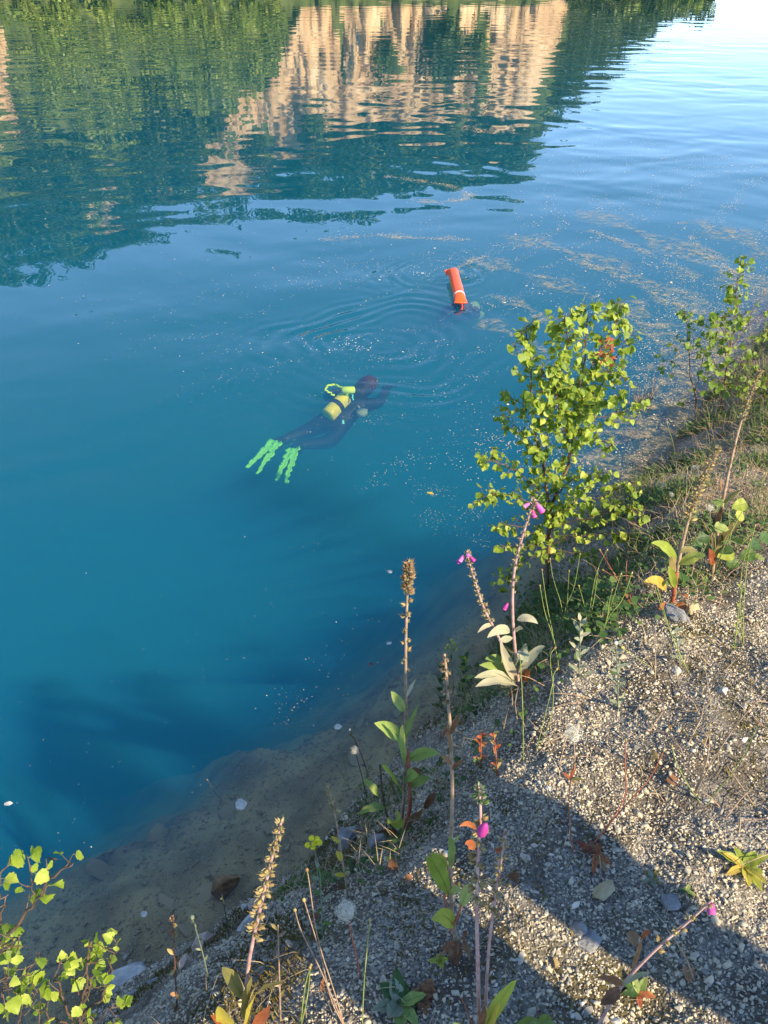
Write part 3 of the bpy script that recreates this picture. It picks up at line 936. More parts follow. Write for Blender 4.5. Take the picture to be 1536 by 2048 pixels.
for (px, py, L, W, rot, mt, lb) in (
        (471, 1613, 24, 17, .4, 'float', 'pale torn leaf floating over the brown shelf'), (8, 1608, 18, 6, .1, 'float', 'slim pale leaf floating at the left edge'),
        (283, 1833, 13, 9, .9, 'float', 'grey leaf floating left of the submerged brown block'), (854, 985, 15, 5, -.3, 'yellow_leaf', 'slim yellow leaf floating left of the birch'),
        (668, 1455, 17, 9, .2, 'float', 'white flake of leaf floating at the shelf edge beside the tall seed spike'), (776, 1146, 12, 7, .8, 'float', 'pale leaf floating left of the tall brown seed head'),
        (104, 1720, 5, 14, 1.4, 'dead', 'thin brown leaf floating above the lower-left branch'), (773, 1288, 12, 5, .4, 'float', 'tan leaf scrap floating left of the central stalk')):
    p = at_z(px, py, .004); m = pxm(p)
    me = leaf_shape('floating_leaf', [M[mt], M[mt]], L * m, W * m * 1.6, serr=.1, curl=0.02, fold=.1, petiole=.05)
    o = bpy.data.objects.new('floating_leaf', me); COL.objects.link(o); o.location = p; o.rotation_euler = (0, 0, rot)
    tag(o, lb, 'leaf', 'leaves afloat on the lake')
p = at_z(738, 1330, -.10)
me = leaf_shape('sunken_leaf', [M['rusty'], M['rusty']], .03, .028, curl=.05, petiole=.05)
o = bpy.data.objects.new('sunken_leaf', me); COL.objects.link(o); o.location = p; o.rotation_euler = (.2, .1, .5)
tag(o, 'red leaf just below the surface left of the central stalk', 'leaf')

# ================================================================== DIVERS, BUOY, BYSTANDERS
def skin_body(name, J, E, root, mats, parent, sub=2):
    """J: name -> (point, radius); E: pairs; one continuous skinned surface"""
    names = list(J)
    o0 = world_loc(parent)
    me = bpy.data.meshes.new(name)
    me.from_pydata([tuple(Vector(J[n][0]) - o0) for n in names], [(names.index(a), names.index(b)) for a, b in E], [])
    ob = bpy.data.objects.new(name, me); COL.objects.link(ob); ob.parent = parent
    ob.modifiers.new('skin', 'SKIN')
    sv = me.skin_vertices[0].data
    for i, n in enumerate(names):
        r = J[n][1]
        sv[i].radius = (r, r) if not hasattr(r, '__len__') else r
        sv[i].use_root = (n == root)
    ob.modifiers['skin'].use_smooth_shade = True
    sb = ob.modifiers.new('sub', 'SUBSURF'); sb.levels = sub; sb.render_levels = sub
    me.materials.append(mats)
    return ob
suit = solid_mat('black_neoprene', [(.006, .006, .007), (.012, .012, .014)], rough=.6, scale=30, bdist=.002)
maroon = solid_mat('dark_red_suit', [(.06, .012, .016), (.11, .02, .025)], rough=.6, scale=30)
lime = solid_mat('lime_rubber', [(.22, .90, .10), (.32, .98, .16)], rough=.4, scale=30, bump=.1)
limey = solid_mat('lime_yellow', [(.55, .85, .06), (.68, .95, .10)], rough=.4, scale=30, bump=.1)
yellow = solid_mat('yellow_tank_paint', [(.62, .60, .03), (.74, .70, .05)], rough=.35, scale=20, bump=.1)
hood_m = solid_mat('brown_hood', [(.03, .013, .012), (.06, .022, .02)], rough=.7, scale=30)
cyan_m = solid_mat('cyan_plastic', [(.10, .75, .85), (.20, .85, .95)], rough=.4, scale=30, bump=0)
pale_m = solid_mat('pale_aqua_cloth', [(.35, .70, .68), (.50, .80, .74)], rough=.7, scale=40)
A = at_z
dv = thing('person', 'diver in black suit with yellow tank and lime fins swimming just under the surface', 'person', A(680, 825, -0.41))
J = {'pelvis': (A(668, 847, -0.42), (.135, .12)), 'waist': (A(683, 828, -0.38), (.125, .12)), 'chest': (A(703, 803, -0.32), (.17, .13)), 'neck': (A(718, 786, -0.26), .07),
     'head': (A(728, 775, -0.22), .095), 'crown': (A(740, 766, -0.20), .085),
     'lsh': (A(676, 790, -0.32), .075), 'lelb': (A(655, 792, -0.51), .055), 'lhand': (A(672, 800, -0.71), .045),
     'rsh': (A(726, 812, -0.32), .075), 'relb': (A(757, 806, -0.40), .058), 'rwri': (A(770, 786, -0.36), .042), 'rhand': (A(776, 774, -0.34), .04),
     'lhip': (A(652, 846, -0.44), .10), 'lkn': (A(610, 864, -0.51), .070), 'lan': (A(566, 880, -0.52), .045), 'lft': (A(553, 887, -0.52), .04),
     'rhip': (A(684, 856, -0.46), .10), 'rkn': (A(656, 886, -0.56), .070), 'ran': (A(608, 889, -0.54), .045), 'rft': (A(593, 897, -0.54), .04)}
E = [('pelvis', 'waist'), ('waist', 'chest'), ('chest', 'neck'), ('neck', 'head'), ('head', 'crown'), ('chest', 'lsh'), ('lsh', 'lelb'), ('lelb', 'lhand'),
     ('chest', 'rsh'), ('rsh', 'relb'), ('relb', 'rwri'), ('rwri', 'rhand'), ('pelvis', 'lhip'), ('lhip', 'lkn'), ('lkn', 'lan'), ('lan', 'lft'),
     ('pelvis', 'rhip'), ('rhip', 'rkn'), ('rkn', 'ran'), ('ran', 'rft')]
skin_body('body', J, E, 'pelvis', suit, dv)
mb = MB(); c = A(737, 767, -0.20); mb.blob(c, (.095, .085, .075), n=12, rings=8)
mb.build('hood', hood_m, dv)
# five fingers on the reaching hand
mb = MB(); hp = A(776, 774, -0.34)
for k in range(4):
    a = (k - 1.5) * .018
    mb.tube([hp + Vector((a, 0, 0)), hp + Vector((a * 1.6 + .02, .05, -.01)), hp + Vector((a * 1.9 + .03, .085 - abs(k - 1.4) * .01, -.03))], [.011, .010, .007], 6)
mb.tube([hp + Vector((-.035, -.02, 0)), hp + Vector((-.06, .015, -.01)), hp + Vector((-.062, .04, -.02))], [.012, .010, .008], 6)
mb.build('glove', suit, dv)
# tank with band, valve, hose
t0, t1 = A(655, 832, -0.32), A(693, 794, -0.24)
ax = (t1 - t0)
mb = MB(); prof = [(0, .05), (.02, .064), (.05, .070), (.2, .072), (.88, .072), (.94, .062), (.98, .04), (1.0, .03)]
mb.tube([t0 + ax * t for t, _ in prof], [r for _, r in prof], 18)
tank = mb.build('air_tank', yellow, dv)
mb = MB(); mb.tube([t0 + ax * t for t in (.40, .41, .56, .57)], [.0725, .077, .077, .0725], 18); mb.build('tank_band', suit, tank)
mb = MB(); v0 = A(697, 780, -0.13); axn = ax.normalized()
mb.tube([t1, v0], [.022, .028], 8); mb.tube([v0 - Vector((.06, 0, 0)), v0 - Vector((.05, 0, 0)), v0 + Vector((.05, .0, 0)), v0 + Vector((.06, 0, 0))], [.015, .032, .032, .015], 10)
mb.build('tank_valve', limey, tank)
def wob(pts, amp, n, seed=0):
    """resample a polyline and ripple it sideways"""
    r_ = random.Random(seed); out = []
    W = [Vector(p) for p in pts]
    for k in range(n + 1):
        t = k / n * (len(W) - 1); i = min(int(t), len(W) - 2)
        out.append(W[i].lerp(W[i + 1], t - i) + Vector((r_.uniform(-amp, amp), r_.uniform(-amp, amp), 0)))
    return out
mb = MB(); mb.tube(wob([A(700, 784, -0.14), A(684, 776, -0.13), A(668, 768, -0.13), A(656, 771, -0.14), A(651, 781, -0.16), A(668, 791, -0.20)], .012, 22, 1), .010, 6); mb.build('regulator_hose', limey, dv)
mb = MB(); mb.tube(wob([A(694, 782, -0.16), A(705, 790, -0.18), A(704, 800, -0.20)], .012, 8, 2), .007, 6); mb.build('inflator_hose', cyan_m, dv)
mb = MB(); cp_ = A(686, 848, -0.26); mb.tube([cp_, cp_ + Vector((.0, .03, .02))], [.013, .009], 8); mb.build('whistle', cyan_m, dv)
mb = MB(); gp = A(724, 825, -0.29); mb.tube([gp + Vector((0, 0, -.02)), gp + Vector((0, 0, .02))], [.05, .05], 12); mb.tube([gp, A(712, 806, -0.28)], .01, 6); mb.build('gauge', solid_mat('grey_green_gauge', [(.18, .28, .22), (.3, .4, .32)], scale=40), dv)
def fin(pocket, tips, anchors, z, seed):
    root = None
    mb = MB()
    a = A(*pocket, z)
    mb.blob(a, (.055, .055, .10), axis=(A(*tips[0], z) - a), n=10, rings=6)
    fn = mb.build('fin', suit, dv)
    for k, (tp, an) in enumerate(zip(tips, anchors)):
        b0 = A(*an, z + .05); b1 = A(*tp, z + .05)
        sp = wob([b0, b0.lerp(b1, .5), b1], .010, 20, seed + k)
        m2 = MB(); n_ = len(sp)
        w = [.032 * (1 - .6 * i / (n_ - 1)) * (.55 + .8 * random.random()) for i in range(n_)]
        m2.blade(sp, w, (0, -.3, 1), fold=.25)
        for i in range(len(m2.v)): pass
        ob = m2.build('fin_blade', lime, fn)
        sd_ = ob.modifiers.new('thick', 'SOLIDIFY'); sd_.thickness = .008
    m3 = MB()
    l0, l1 = A(*anchors[0], z + .03), A(*anchors[1], z + .03); e0, e1 = A(*tips[0], z + .03), A(*tips[1], z + .03)
    n0 = l0.lerp(e0, .6).lerp(l1.lerp(e1, .6), .5) 
    m3.v += [l0, l1, l1.lerp(e1, .75), n0, l0.lerp(e0, .75)]; m3.f += [(0, 1, 2, 3, 4)]; m3.m += [0]
    ob = m3.build('fin_web', solid_mat('dark_green_web', [(.02, .09, .05), (.04, .14, .07)], scale=30), fn, smooth=False)
    ob.modifiers.new('thick', 'SOLIDIFY').thickness = .006
random.seed(3)
fin((553, 888), ((495, 934), (514, 946)), ((548, 880), (557, 884)), -.42, 10)
fin((592, 899), ((553, 960), (571, 965)), ((582, 897), (592, 896)), -.44, 20)

# second diver, deeper, beneath the orange buoy
d2 = thing('person', 'faint diver hanging deep in the water below the orange marker buoy', 'person', A(925, 622, -0.60))
J = {'pelvis': (A(896, 640, -1.15), .13), 'chest': (A(905, 625, -0.75), (.16, .13)), 'neck': (A(922, 618, -0.58), .07), 'head': (A(932, 616, -0.50), .09), 'crown': (A(940, 612, -0.46), .08),
     'lsh': (A(896, 622, -0.66), .07), 'lelb': (A(905, 612, -0.42), .05), 'lhand': (A(922, 608, -0.18), .04),
     'rsh': (A(925, 630, -0.70), .07), 'relb': (A(955, 632, -0.62), .05), 'rhand': (A(950, 618, -0.34), .042),
     'lk': (A(880, 650, -1.50), .07), 'la': (A(860, 648, -1.85), .05), 'rk': (A(905, 655, -1.50), .07), 'ra': (A(890, 655, -1.90), .05)}
E = [('pelvis', 'chest'), ('chest', 'neck'), ('neck', 'head'), ('head', 'crown'), ('chest', 'lsh'), ('lsh', 'lelb'), ('lelb', 'lhand'), ('chest', 'rsh'), ('rsh', 'relb'), ('relb', 'rhand'),
     ('pelvis', 'lk'), ('lk', 'la'), ('pelvis', 'rk'), ('rk', 'ra')]
skin_body('body', J, E, 'pelvis', maroon, d2)
mb = MB(); h2 = A(946, 614, -0.55); mb.blob(h2, (.10, .08, .07), n=12, rings=8, jit=.25); mb.blob(h2 + Vector((.05, -.14, -.05)), (.10, .07, .05), n=10, rings=6, jit=.3)
mb.build('hood', pale_m, d2)
mb = MB(); t0, t1 = A(885, 640, -1.00), A(900, 622, -0.55); mb.tube([t0.lerp(t1, t) for t in (0, .06, .9, 1)], [.03, .09, .09, .03], 14); mb.build('air_tank', suit, d2)

# orange surface marker buoy lying on the water
bz = .05
b0, b1 = A(905, 540, bz + .03), A(922, 606, bz)
bu = thing('marker_buoy', 'long orange inflatable marker buoy lying on the lake', 'buoy', b1)
orange = solid_mat('orange_nylon', [(.80, .07, .008), (.88, .10, .012)], rough=.38, scale=12, bump=.25, bdist=.01, spec=.5)
ax = b1 - b0; L = ax.length; axn = ax.normalized(); sd_ = axn.cross(Vector((0, 0, 1))).normalized(); up = sd_.cross(axn)
def tube_el(mb, prof, n=20, crease=0.0):
    b = len(mb.v)
    for (t, rx, rz) in prof:
        for k in range(n):
            a = 2 * math.pi * k / n
            w = 1 + .05 * math.sin(k * 2.1 + t * 14) * crease
            mb.v.append(b0 + axn * (t * L) + sd_ * (math.cos(a) * rx * w) + up * (math.sin(a) * rz * w))
    for i in range(len(prof) - 1):
        for k in range(n):
            k2 = (k + 1) % n
            mb.f.append((b + i * n + k, b + i * n + k2, b + (i + 1) * n + k2, b + (i + 1) * n + k)); mb.m.append(0)
    mb.f.append(tuple(b + k for k in range(n))[::-1]); mb.f.append(tuple(b + (len(prof) - 1) * n + k for k in range(n))); mb.m += [0, 0]
mb = MB()
tube_el(mb, [(0, .064, .008), (.012, .064, .016), (.05, .062, .044), (.10, .060, .056), (.2, .058, .060), (.4, .060, .060), (.6, .061, .061), (.75, .060, .060), (.86, .061, .056), (.94, .063, .040), (.985, .068, .014), (1, .070, .008)], 20, .5)
mb.build('tube', orange, bu)
mb = MB(); tube_el(mb, [(.80, .0602, .0602), (.802, .0622, .0622), (.822, .0622, .0622), (.824, .0602, .0602)], 20)
mb.build('reflective_band', solid_mat('white_band', [(.62, .50, .46), (.72, .62, .58)], rough=.5, scale=30, bump=0), bu)
mb = MB()
for k, s_ in enumerate((-1, 1)):
    c_ = b0 + sd_ * s_ * -.055 - axn * .02
mb.v += [b0 + sd_ * .03 + up * .012, b0 + sd_ * .088 + up * .0, b0 + sd_ * .084 + axn * .10 - up * .03, b0 + sd_ * .055 + axn * .10 + up * .0]; mb.f += [(0, 1, 2, 3)]; mb.m += [0]
fl = mb.build('end_flap', orange, bu, smooth=False); fl.modifiers.new('thick', 'SOLIDIFY').thickness = .006
mb = MB(); mb.tube(wob([b1 + axn * .0, b1 + axn * .05 + Vector((.01, 0, -.06)), A(926, 612, -.12), A(930, 617, -.3)], .015, 9, 5), .009, 6)
mb.build('reel_line', solid_mat('red_line', [(.35, .03, .02), (.5, .06, .04)], scale=40, bump=0), bu)

# two bystanders on the bank right of the camera; their shadows fall across the bank and onto the water
jacket = solid_mat('navy_jacket', [(.02, .025, .05), (.04, .05, .08)], rough=.85, scale=20)
skin_m = solid_mat('skin', [(.42, .26, .18), (.52, .34, .25)], rough=.55, scale=30, bump=.1)
hair_m = solid_mat('brown_hair', [(.03, .02, .012), (.07, .045, .025)], rough=.6, scale=60, stretch=(1, 1, .2))
def bystander(x, y, Hh, face, label, pose, seed):
    g = on_bank(x, y)
    t = thing('person', label, 'person', g, 'people standing on the bank')
    f = Vector((math.cos(face), math.sin(face), 0)); s_ = Vector((-f.y, f.x, 0))
    k = Hh / 1.75
    def Pt(fw, sd2, up2): return g + (f * fw + s_ * sd2 + Vector((0, 0, up2))) * k
    J = {'pelvis': (Pt(0, 0, .95), (.16 * k, .12 * k)), 'waist': (Pt(0, 0, 1.10), (.15 * k, .115 * k)), 'chest': (Pt(.02, 0, 1.34), (.18 * k, .125 * k)), 'neck': (Pt(.02, 0, 1.50), .062 * k),
         'head': (Pt(.04, 0, 1.60), .088 * k), 'crown': (Pt(.04, 0, 1.68), .082 * k)}
    E = [('pelvis', 'waist'), ('waist', 'chest'), ('chest', 'neck'), ('neck', 'head'), ('head', 'crown')]
    for q, nm in ((1, 'l'), (-1, 'r')):
        if pose == 'camera':
            arm = [(0, .20, 1.43, .065), (.12, .33, 1.20, .05), (.30, .10, 1.44, .038), (.36, .06, 1.47, .04)]
        else:
            arm = [(0, .20, 1.43, .065), (-.02, .34, 1.17, .05), (.08, .24, .96, .038), (.10, .20, .90, .04)]
        prev = 'chest'
        for i, (a_, b_, c_, r_) in enumerate(arm):
            n_ = nm + 'arm%d' % i; J[n_] = (Pt(a_, b_ * q, c_), r_ * k); E.append((prev, n_)); prev = n_
        prev = 'pelvis'
        for i, (a_, b_, c_, r_) in enumerate([(0, .10, .86, .095), (.02, .12, .50, .062), (-.02, .12, .09, .042), (.10, .13, .04, .04), (.18, .135, .03, .03)]):
            n_ = nm + 'leg%d' % i; J[n_] = (Pt(a_, b_ * q, c_), r_ * k); E.append((prev, n_)); prev = n_
    skin_body('body', J, E, 'pelvis', jacket, t)
    mb = MB(); mb.blob(Pt(.045, 0, 1.635), (.083 * k, .098 * k, .125 * k), n=14, rings=10)
    hd = mb.build('head', skin_m, t)
    mb = MB(); mb.blob(Pt(.145, 0, 1.63), (.012 * k, .016 * k, .03 * k), n=6, rings=4); mb.build('nose', skin_m, hd)
    for q in (1, -1):
        mb = MB(); mb.blob(Pt(.045, .086 * q, 1.635), (.012, .02, .032), n=6, rings=4); mb.build('ear', skin_m, hd)
        mb = MB(); mb.blob(Pt(.125, .034 * q, 1.65), .011, n=6, rings=4); mb.build('eye', suit, hd)
    mb = MB(); mb.blob(Pt(.015, 0, 1.675), (.098 * k, .108 * k, .105 * k), n=14, rings=8); mb.build('hair', hair_m, t)
    for q in (1, -1):
        mb = MB()
        w = Pt(*( (.36, .06 * q, 1.47) if pose == 'camera' else (.10, .20 * q, .90)))
        for i in range(5):
            d = Vector((f * .05 + s_ * (i - 2) * .016 + Vector((0, 0, .05 - .01 * abs(i - 2)))) if pose == 'camera' else (s_ * (i - 2) * .016 + Vector((0, 0, -.08 + .012 * abs(i - 2))) + f * .01))
            mb.tube([w, w + d * .6, w + d + f * .012], [.011, .010, .007], 6)
        mb.build('hand', skin_m, t)
    if pose == 'camera':
        mb = MB(); c = Pt(.43, 0, 1.52)
        mb.tube([c - s_ * .075, c - s_ * .074, c + s_ * .074, c + s_ * .075], [.02, .04, .04, .02], 4)
        mb.build('phone', suit, t)
    return t
BY = [(1.045, -.06, 1.72, 2.2, 'person in navy jacket beside the camera holding up a phone', 'camera', 1),
      (1.53, .08, 1.76, .80, 'person in navy jacket beside the camera with hands at the waist', 'waist', 2)]
for b in BY: bystander(*b)

# ================================================================== PLANTS
M['stem_tan'] = solid_mat('dried_stem', [(.18, .11, .065), (.32, .22, .14), (.42, .32, .22)], scale=50, bdist=.001, per_obj=False)
M['stem_pink'] = solid_mat('pinkish_stem', [(.26, .13, .12), (.40, .25, .22), (.48, .36, .30)], scale=40, bdist=.001)
M['stem_green'] = solid_mat('green_stem', [(.10, .15, .03), (.22, .27, .06), (.34, .35, .10)], scale=30, bdist=.001)
M['stem_red'] = solid_mat('red_stem', [(.20, .04, .025), (.36, .10, .05), (.40, .20, .09)], scale=20, bdist=.001)
M['stem_dark'] = solid_mat('dark_stem', [(.05, .025, .02), (.12, .06, .04), (.22, .14, .07)], scale=30, bdist=.001)
M['capsule'] = leaf_mat('seed_capsule', [(.22, .13, .05), (.34, .25, .09), (.44, .36, .14)], trans=.15, scale=60, rough=.7)
M['capsule_brown'] = leaf_mat('brown_capsule', [(.09, .045, .022), (.20, .11, .055), (.33, .21, .11)], trans=.1, scale=60, rough=.8)
M['sepal'] = leaf_mat('sepal', [(.26, .20, .10), (.34, .30, .15), (.40, .30, .20)], trans=.25, scale=60, rough=.7)
M['fox_leaf'] = leaf_mat('foxglove_leaf', [(.15, .22, .05), (.24, .32, .08), (.34, .39, .13)], trans=.35, scale=18, rough=.6)
M['pale_leaf'] = leaf_mat('pale_downy_leaf', [(.26, .27, .17), (.38, .37, .24), (.46, .41, .28)], trans=.3, scale=18, rough=.75)
M['lime_leaf'] = leaf_mat('yellow_green_leaf', [(.18, .24, .03), (.30, .36, .05), (.42, .42, .08)], trans=.4, scale=18, rough=.5)
M['olive_leaf'] = leaf_mat('olive_leaf', [(.14, .14, .04), (.24, .21, .07), (.34, .22, .09)], trans=.3, scale=18, rough=.65)
M['dark_leaf'] = leaf_mat('dark_green_leaf', [(.02, .055, .012), (.045, .10, .02), (.08, .15, .03)], trans=.3, scale=30, rough=.5)
M['grey_leaf'] = leaf_mat('grey_green_leaf', [(.12, .15, .09), (.20, .23, .15), (.28, .30, .21)], trans=.25, scale=30, rough=.75)
M['pink'] = leaf_mat('pink_petal', [(.38, .03, .22), (.52, .07, .33), (.66, .24, .48)], trans=.25, scale=40, rough=.5)
M['yellow_petal'] = leaf_mat('yellow_petal', [(.75, .62, .02), (.85, .74, .04)], trans=.3, scale=60, rough=.6)
M['bud'] = leaf_mat('yellow_green_bud', [(.35, .36, .05), (.52, .50, .08)], trans=.2, scale=60, rough=.6)
M['fluff'] = leaf_mat('seed_fluff', [(.85, .82, .77), (.92, .90, .86)], trans=.5, scale=60, rough=.9)
M['straw'] = leaf_mat('straw', [(.26, .19, .10), (.40, .31, .17), (.52, .43, .26)], trans=.25, scale=40, rough=.8, per_obj='attr')
M['grass'] = leaf_mat('grass_blade', [(.06, .11, .02), (.12, .18, .035), (.22, .25, .06)], trans=.35, scale=40, rough=.6, per_obj='attr')
M['herb'] = leaf_mat('herb_leaf', [(.03, .07, .015), (.06, .12, .025), (.12, .18, .04)], trans=.3, scale=40, rough=.6, per_obj='attr')
M['mossy'] = leaf_mat('moss_tuft', [(.05, .038, .010), (.11, .085, .02), (.17, .14, .04)], trans=.2, scale=40, rough=.9, per_obj='attr')
M['birch_stuff'] = leaf_mat('birch_leaf_mass', [(.08, .15, .015), (.19, .28, .026), (.32, .41, .045), (.48, .52, .10)], trans=.48, scale=40, per_obj='attr')

def bez(p0, p1, bend, n=9):
    c = (p0 + p1) / 2 + bend
    return [p0 * (1 - t) ** 2 + c * 2 * t * (1 - t) + p1 * t * t for t in (i / (n - 1) for i in range(n))]
def lance(w, n=9, tip=.75, pet=.06):
    out = []
    for i in range(n):
        t = i / (n - 1)
        out.append(max(w * .5 * math.sin(math.pi * min(1, t ** tip)) ** .8, w * pet * (1 - t)))
    return out
def add_leaf(par, p0, p1, w, mat, bend=None, face=None, name='leaf', fold=.25, wave=.15, tip=.8, label=None):
    d = p1 - p0
    if bend is None: bend = Vector((0, 0, d.length * .18))
    if face is None: face = Vector((random.gauss(0, .3), -.5 + random.gauss(0, .3), .8))
    mb = MB()
    mb.blade(bez(p0, p1, bend, 10), lance(w, 10, tip), face, fold=fold, wave=wave)
    # raised midrib
    sp = bez(p0, p1, bend, 10)
    mb.tube([q + Vector((0, 0, .0006)) for q in sp[:9]], [max(.0004, w * .035 * (1 - i / 10)) for i in range(9)], 4, cap=False)
    o = mb.build(name, mat, par)
    if label: o['label'] = label
    return o
class Plant:
    def __init__(s, name, label, cat, base, group=None, dy=0.0):
        """base: pixel on the bank"""
        s.b = hit_bank(*base)
        if s.b.z < 0.0 and cat != 'debris': s.b.z = max(s.b.z, -.05)
        s.t = thing(name, label, cat, s.b, group)
        s.Y = s.b.y
    def P(s, px, py, dy=0.0):
        return at_y(px, py, s.Y + dy)
    def line(s, pts, lean=0.0, dy=0.0):
        n = len(pts)
        return [s.P(x, y, dy + lean * i / max(1, n - 1)) for i, (x, y) in enumerate(pts)]
    def stalk(s, pts, r0, r1, mat, lean=0.0, dy=0.0, name='stem', base=True, sides=6, smooth=3):
        L = s.line(pts, lean, dy)
        if base: L[0] = s.b - Vector((0, 0, .02))
        # smooth the polyline
        for _ in range(smooth):
            N = [L[0]]
            for a, b in zip(L[:-1], L[1:]):
                N += [a.lerp(b, .25), a.lerp(b, .75)]
            N.append(L[-1]); L = N
            if len(L) > 26: break
        mb = MB(); mb.tube(L, [r0 + (r1 - r0) * i / (len(L) - 1) for i in range(len(L))], sides)
        mb.build(name, mat, s.t)
        return L
    def leaf(s, x0, y0, x1, y1, wpx, mat, dy0=0.0, dy1=0.0, bend=.2, face=None, label=None, fold=.25, wave=.15, tip=.8, name='leaf'):
        a, b = s.P(x0, y0, dy0), s.P(x1, y1, dy1)
        w = wpx * pxm((a + b) / 2)
        return add_leaf(s.t, a, b, w, mat, Vector((0, 0, (b - a).length * bend)), face, name, fold, wave, tip, label)
def along(L, t):
    x = t * (len(L) - 1); i = min(int(x), len(L) - 2)
    return L[i].lerp(L[i + 1], x - i), (L[i + 1] - L[i]).normalized()
cap_cache = {}
def capsule_mesh(mat, sep, v):
    key = (mat.name, v)
    if key in cap_cache: return cap_cache[key]
    random.seed(40 + v)
    mb = MB()
    mb.blob((.55, 0, 0), (.34, .34, .55), axis=(1, 0, .15), n=6, rings=5, jit=.2, shape=lambda t: 1.25 - .75 * t)
    mb.tube([(1.0, 0, .08), (1.5, 0, .2)], [.05, .02], 3, cap=False)
    for k in range(4):
        a = k * 1.571 + .3
        q = Vector((0, math.cos(a), math.sin(a)))
        mb.blade([Vector((0, 0, 0)), Vector((.35, 0, 0)) + q * .42, Vector((.85, 0, 0)) + q * .62], [.08, .26, .02], Vector((-.3, 0, 0)) + q, n=1, mi=1)
    mb.tube([(-.3, 0, -.1), (.05, 0, 0)], .07, 3, cap=False, mi=1)
    me = mb.mesh('seed_capsule', [mat, sep])
    cap_cache[key] = me
    return me
def capsules(pl, L, t0, t1, n, size, mat, sep, droop=-.1, side=None, taper=.5, seed=0, name='seed_capsule'):
    """seed capsules round a stalk, each a part"""
    meshes = [capsule_mesh(mat, sep, v) for v in range(3)]
    random.seed(seed)
    o0 = world_loc(pl.t)
    for k in range(n):
        t = t0 + (t1 - t0) * (k + random.random() * .6) / n
        p, d = along(L, t)
        a = k * 2.4 + random.gauss(0, .3)
        out = Vector((math.cos(a), math.sin(a), 0))
        if side is not None: out = (out * .8 + side * .8)
        out = (out - d * out.dot(d)).normalized()
        x = (out + d * (.5 + droop + random.gauss(0, .15))).normalized()
        z = (d - x * d.dot(x)).normalized(); y = z.cross(x)
        sz = size * (1 - taper * (k / n)) * random.uniform(.75, 1.2)
        o = bpy.data.objects.new(name, meshes[k % 3]); COL.objects.link(o); o.parent = pl.t
        Mx = Matrix((x, y, z)).transposed().to_4x4()
        o.matrix_basis = Matrix.Translation(p - o0 + x * sz * .3) @ Mx @ Matrix.Diagonal((sz, sz, sz, 1))
def bell(pl, p, d, L, r, mat, name='flower'):
    """foxglove bell hanging from p along d"""
    d = d.normalized(); e1 = d.orthogonal().normalized(); e2 = d.cross(e1)
    mb = MB(); prof = [(0, .25), (.12, .5), (.3, .72), (.6, .9), (.82, .95), (.95, 1.08), (1.0, 1.12)]
    n = 12
    for (t, q) in prof:
        for k in range(n):
            a = 2 * math.pi * k / n
            w = 1 + (.12 * math.cos(5 * a) if t > .8 else 0) + random.gauss(0, .02)
            mb.v.append(p + d * (t * L) + (e1 * math.cos(a) + e2 * math.sin(a)) * (q * r * w))
    for i in range(len(prof) - 1):
        for k in range(n):
            k2 = (k + 1) % n
            mb.f.append((i * n + k, i * n + k2, (i + 1) * n + k2, (i + 1) * n + k)); mb.m.append(0)
    o = mb.build(name, mat, pl.t)
    o.modifiers.new('thick', 'SOLIDIFY').thickness = .0006
    return o

# ------------------------------------------------------------------ tall central plant with brown seed head
random.seed(31)
c = Plant('foxglove', 'tall plant with a brown seed head and broad green leaves at the water edge, centre', 'plant', (800, 1668), 'dried foxglove spikes')
L = c.stalk([(800, 1668), (808, 1600), (812, 1500), (812, 1400), (811, 1300), (813, 1230), (815, 1180), (816, 1128)], 0.0062, .0026, M['stem_tan'], lean=.05)
c.stalk([(806, 1668), (822, 1620), (818, 1560), (815, 1500)], .007, .005, M['stem_red'], dy=-.02)
capsules(c, L, .80, 1.0, 34, .020, M['capsule_brown'], M['sepal'], droop=.3, taper=.35, seed=1)
capsules(c, L, .50, .80, 15, .013, M['capsule'], M['sepal'], seed=2, taper=.2)
for (x0, y0, x1, y1, w, m_, d0, d1, bd) in ((808, 1424, 782, 1382, 20, 'fox_leaf', 0, -.04, .1), (812, 1395, 832, 1358, 8, 'pale_leaf', 0, .03, .05), (806, 1482, 748, 1446, 28, 'fox_leaf', 0, -.06, .15),
        (812, 1480, 838, 1408, 26, 'fox_leaf', 0, -.03, .1), (808, 1530, 806, 1450, 24, 'fox_leaf', 0, -.10, .15), (818, 1520, 880, 1508, 24, 'fox_leaf', 0, -.06, .25),
        (805, 1585, 764, 1532, 30, 'lime_leaf', 0, -.10, .2), (808, 1565, 838, 1550, 24, 'fox_leaf', -.02, -.12, .25), (820, 1575, 862, 1556, 20, 'fox_leaf', 0, -.05, .2),
        (758, 1592, 725, 1560, 18, 'fox_leaf', -.04, -.07, .15), (770, 1616, 714, 1630, 22, 'fox_leaf', -.05, -.05, .35), (808, 1640, 776, 1648, 34, 'lime_leaf', -.06, -.12, .2),
        (790, 1590, 770, 1548, 16, 'dead', -.02, -.04, .1), (822, 1545, 842, 1548, 18, 'dead', 0, -.04, .2)):
    c.leaf(x0, y0, x1, y1, w, M[m_], d0, d1, bd)
for (x0, y0, x1, y1, w) in ((796, 1665, 770, 1708, 24), (788, 1665, 800, 1712, 18), (808, 1660, 850, 1618, 16), (850, 1618, 872, 1586, 16), (800, 1668, 745, 1672, 18), (806, 1668, 838, 1690, 16)):
    c.leaf(x0, y0, x1, y1, w, M['dead'], -.03, -.07, .15, wave=.5)
c.stalk([(794, 1672), (775, 1640), (764, 1590), (760, 1530)], .004, .003, M['stem_dark'], dy=-.03)

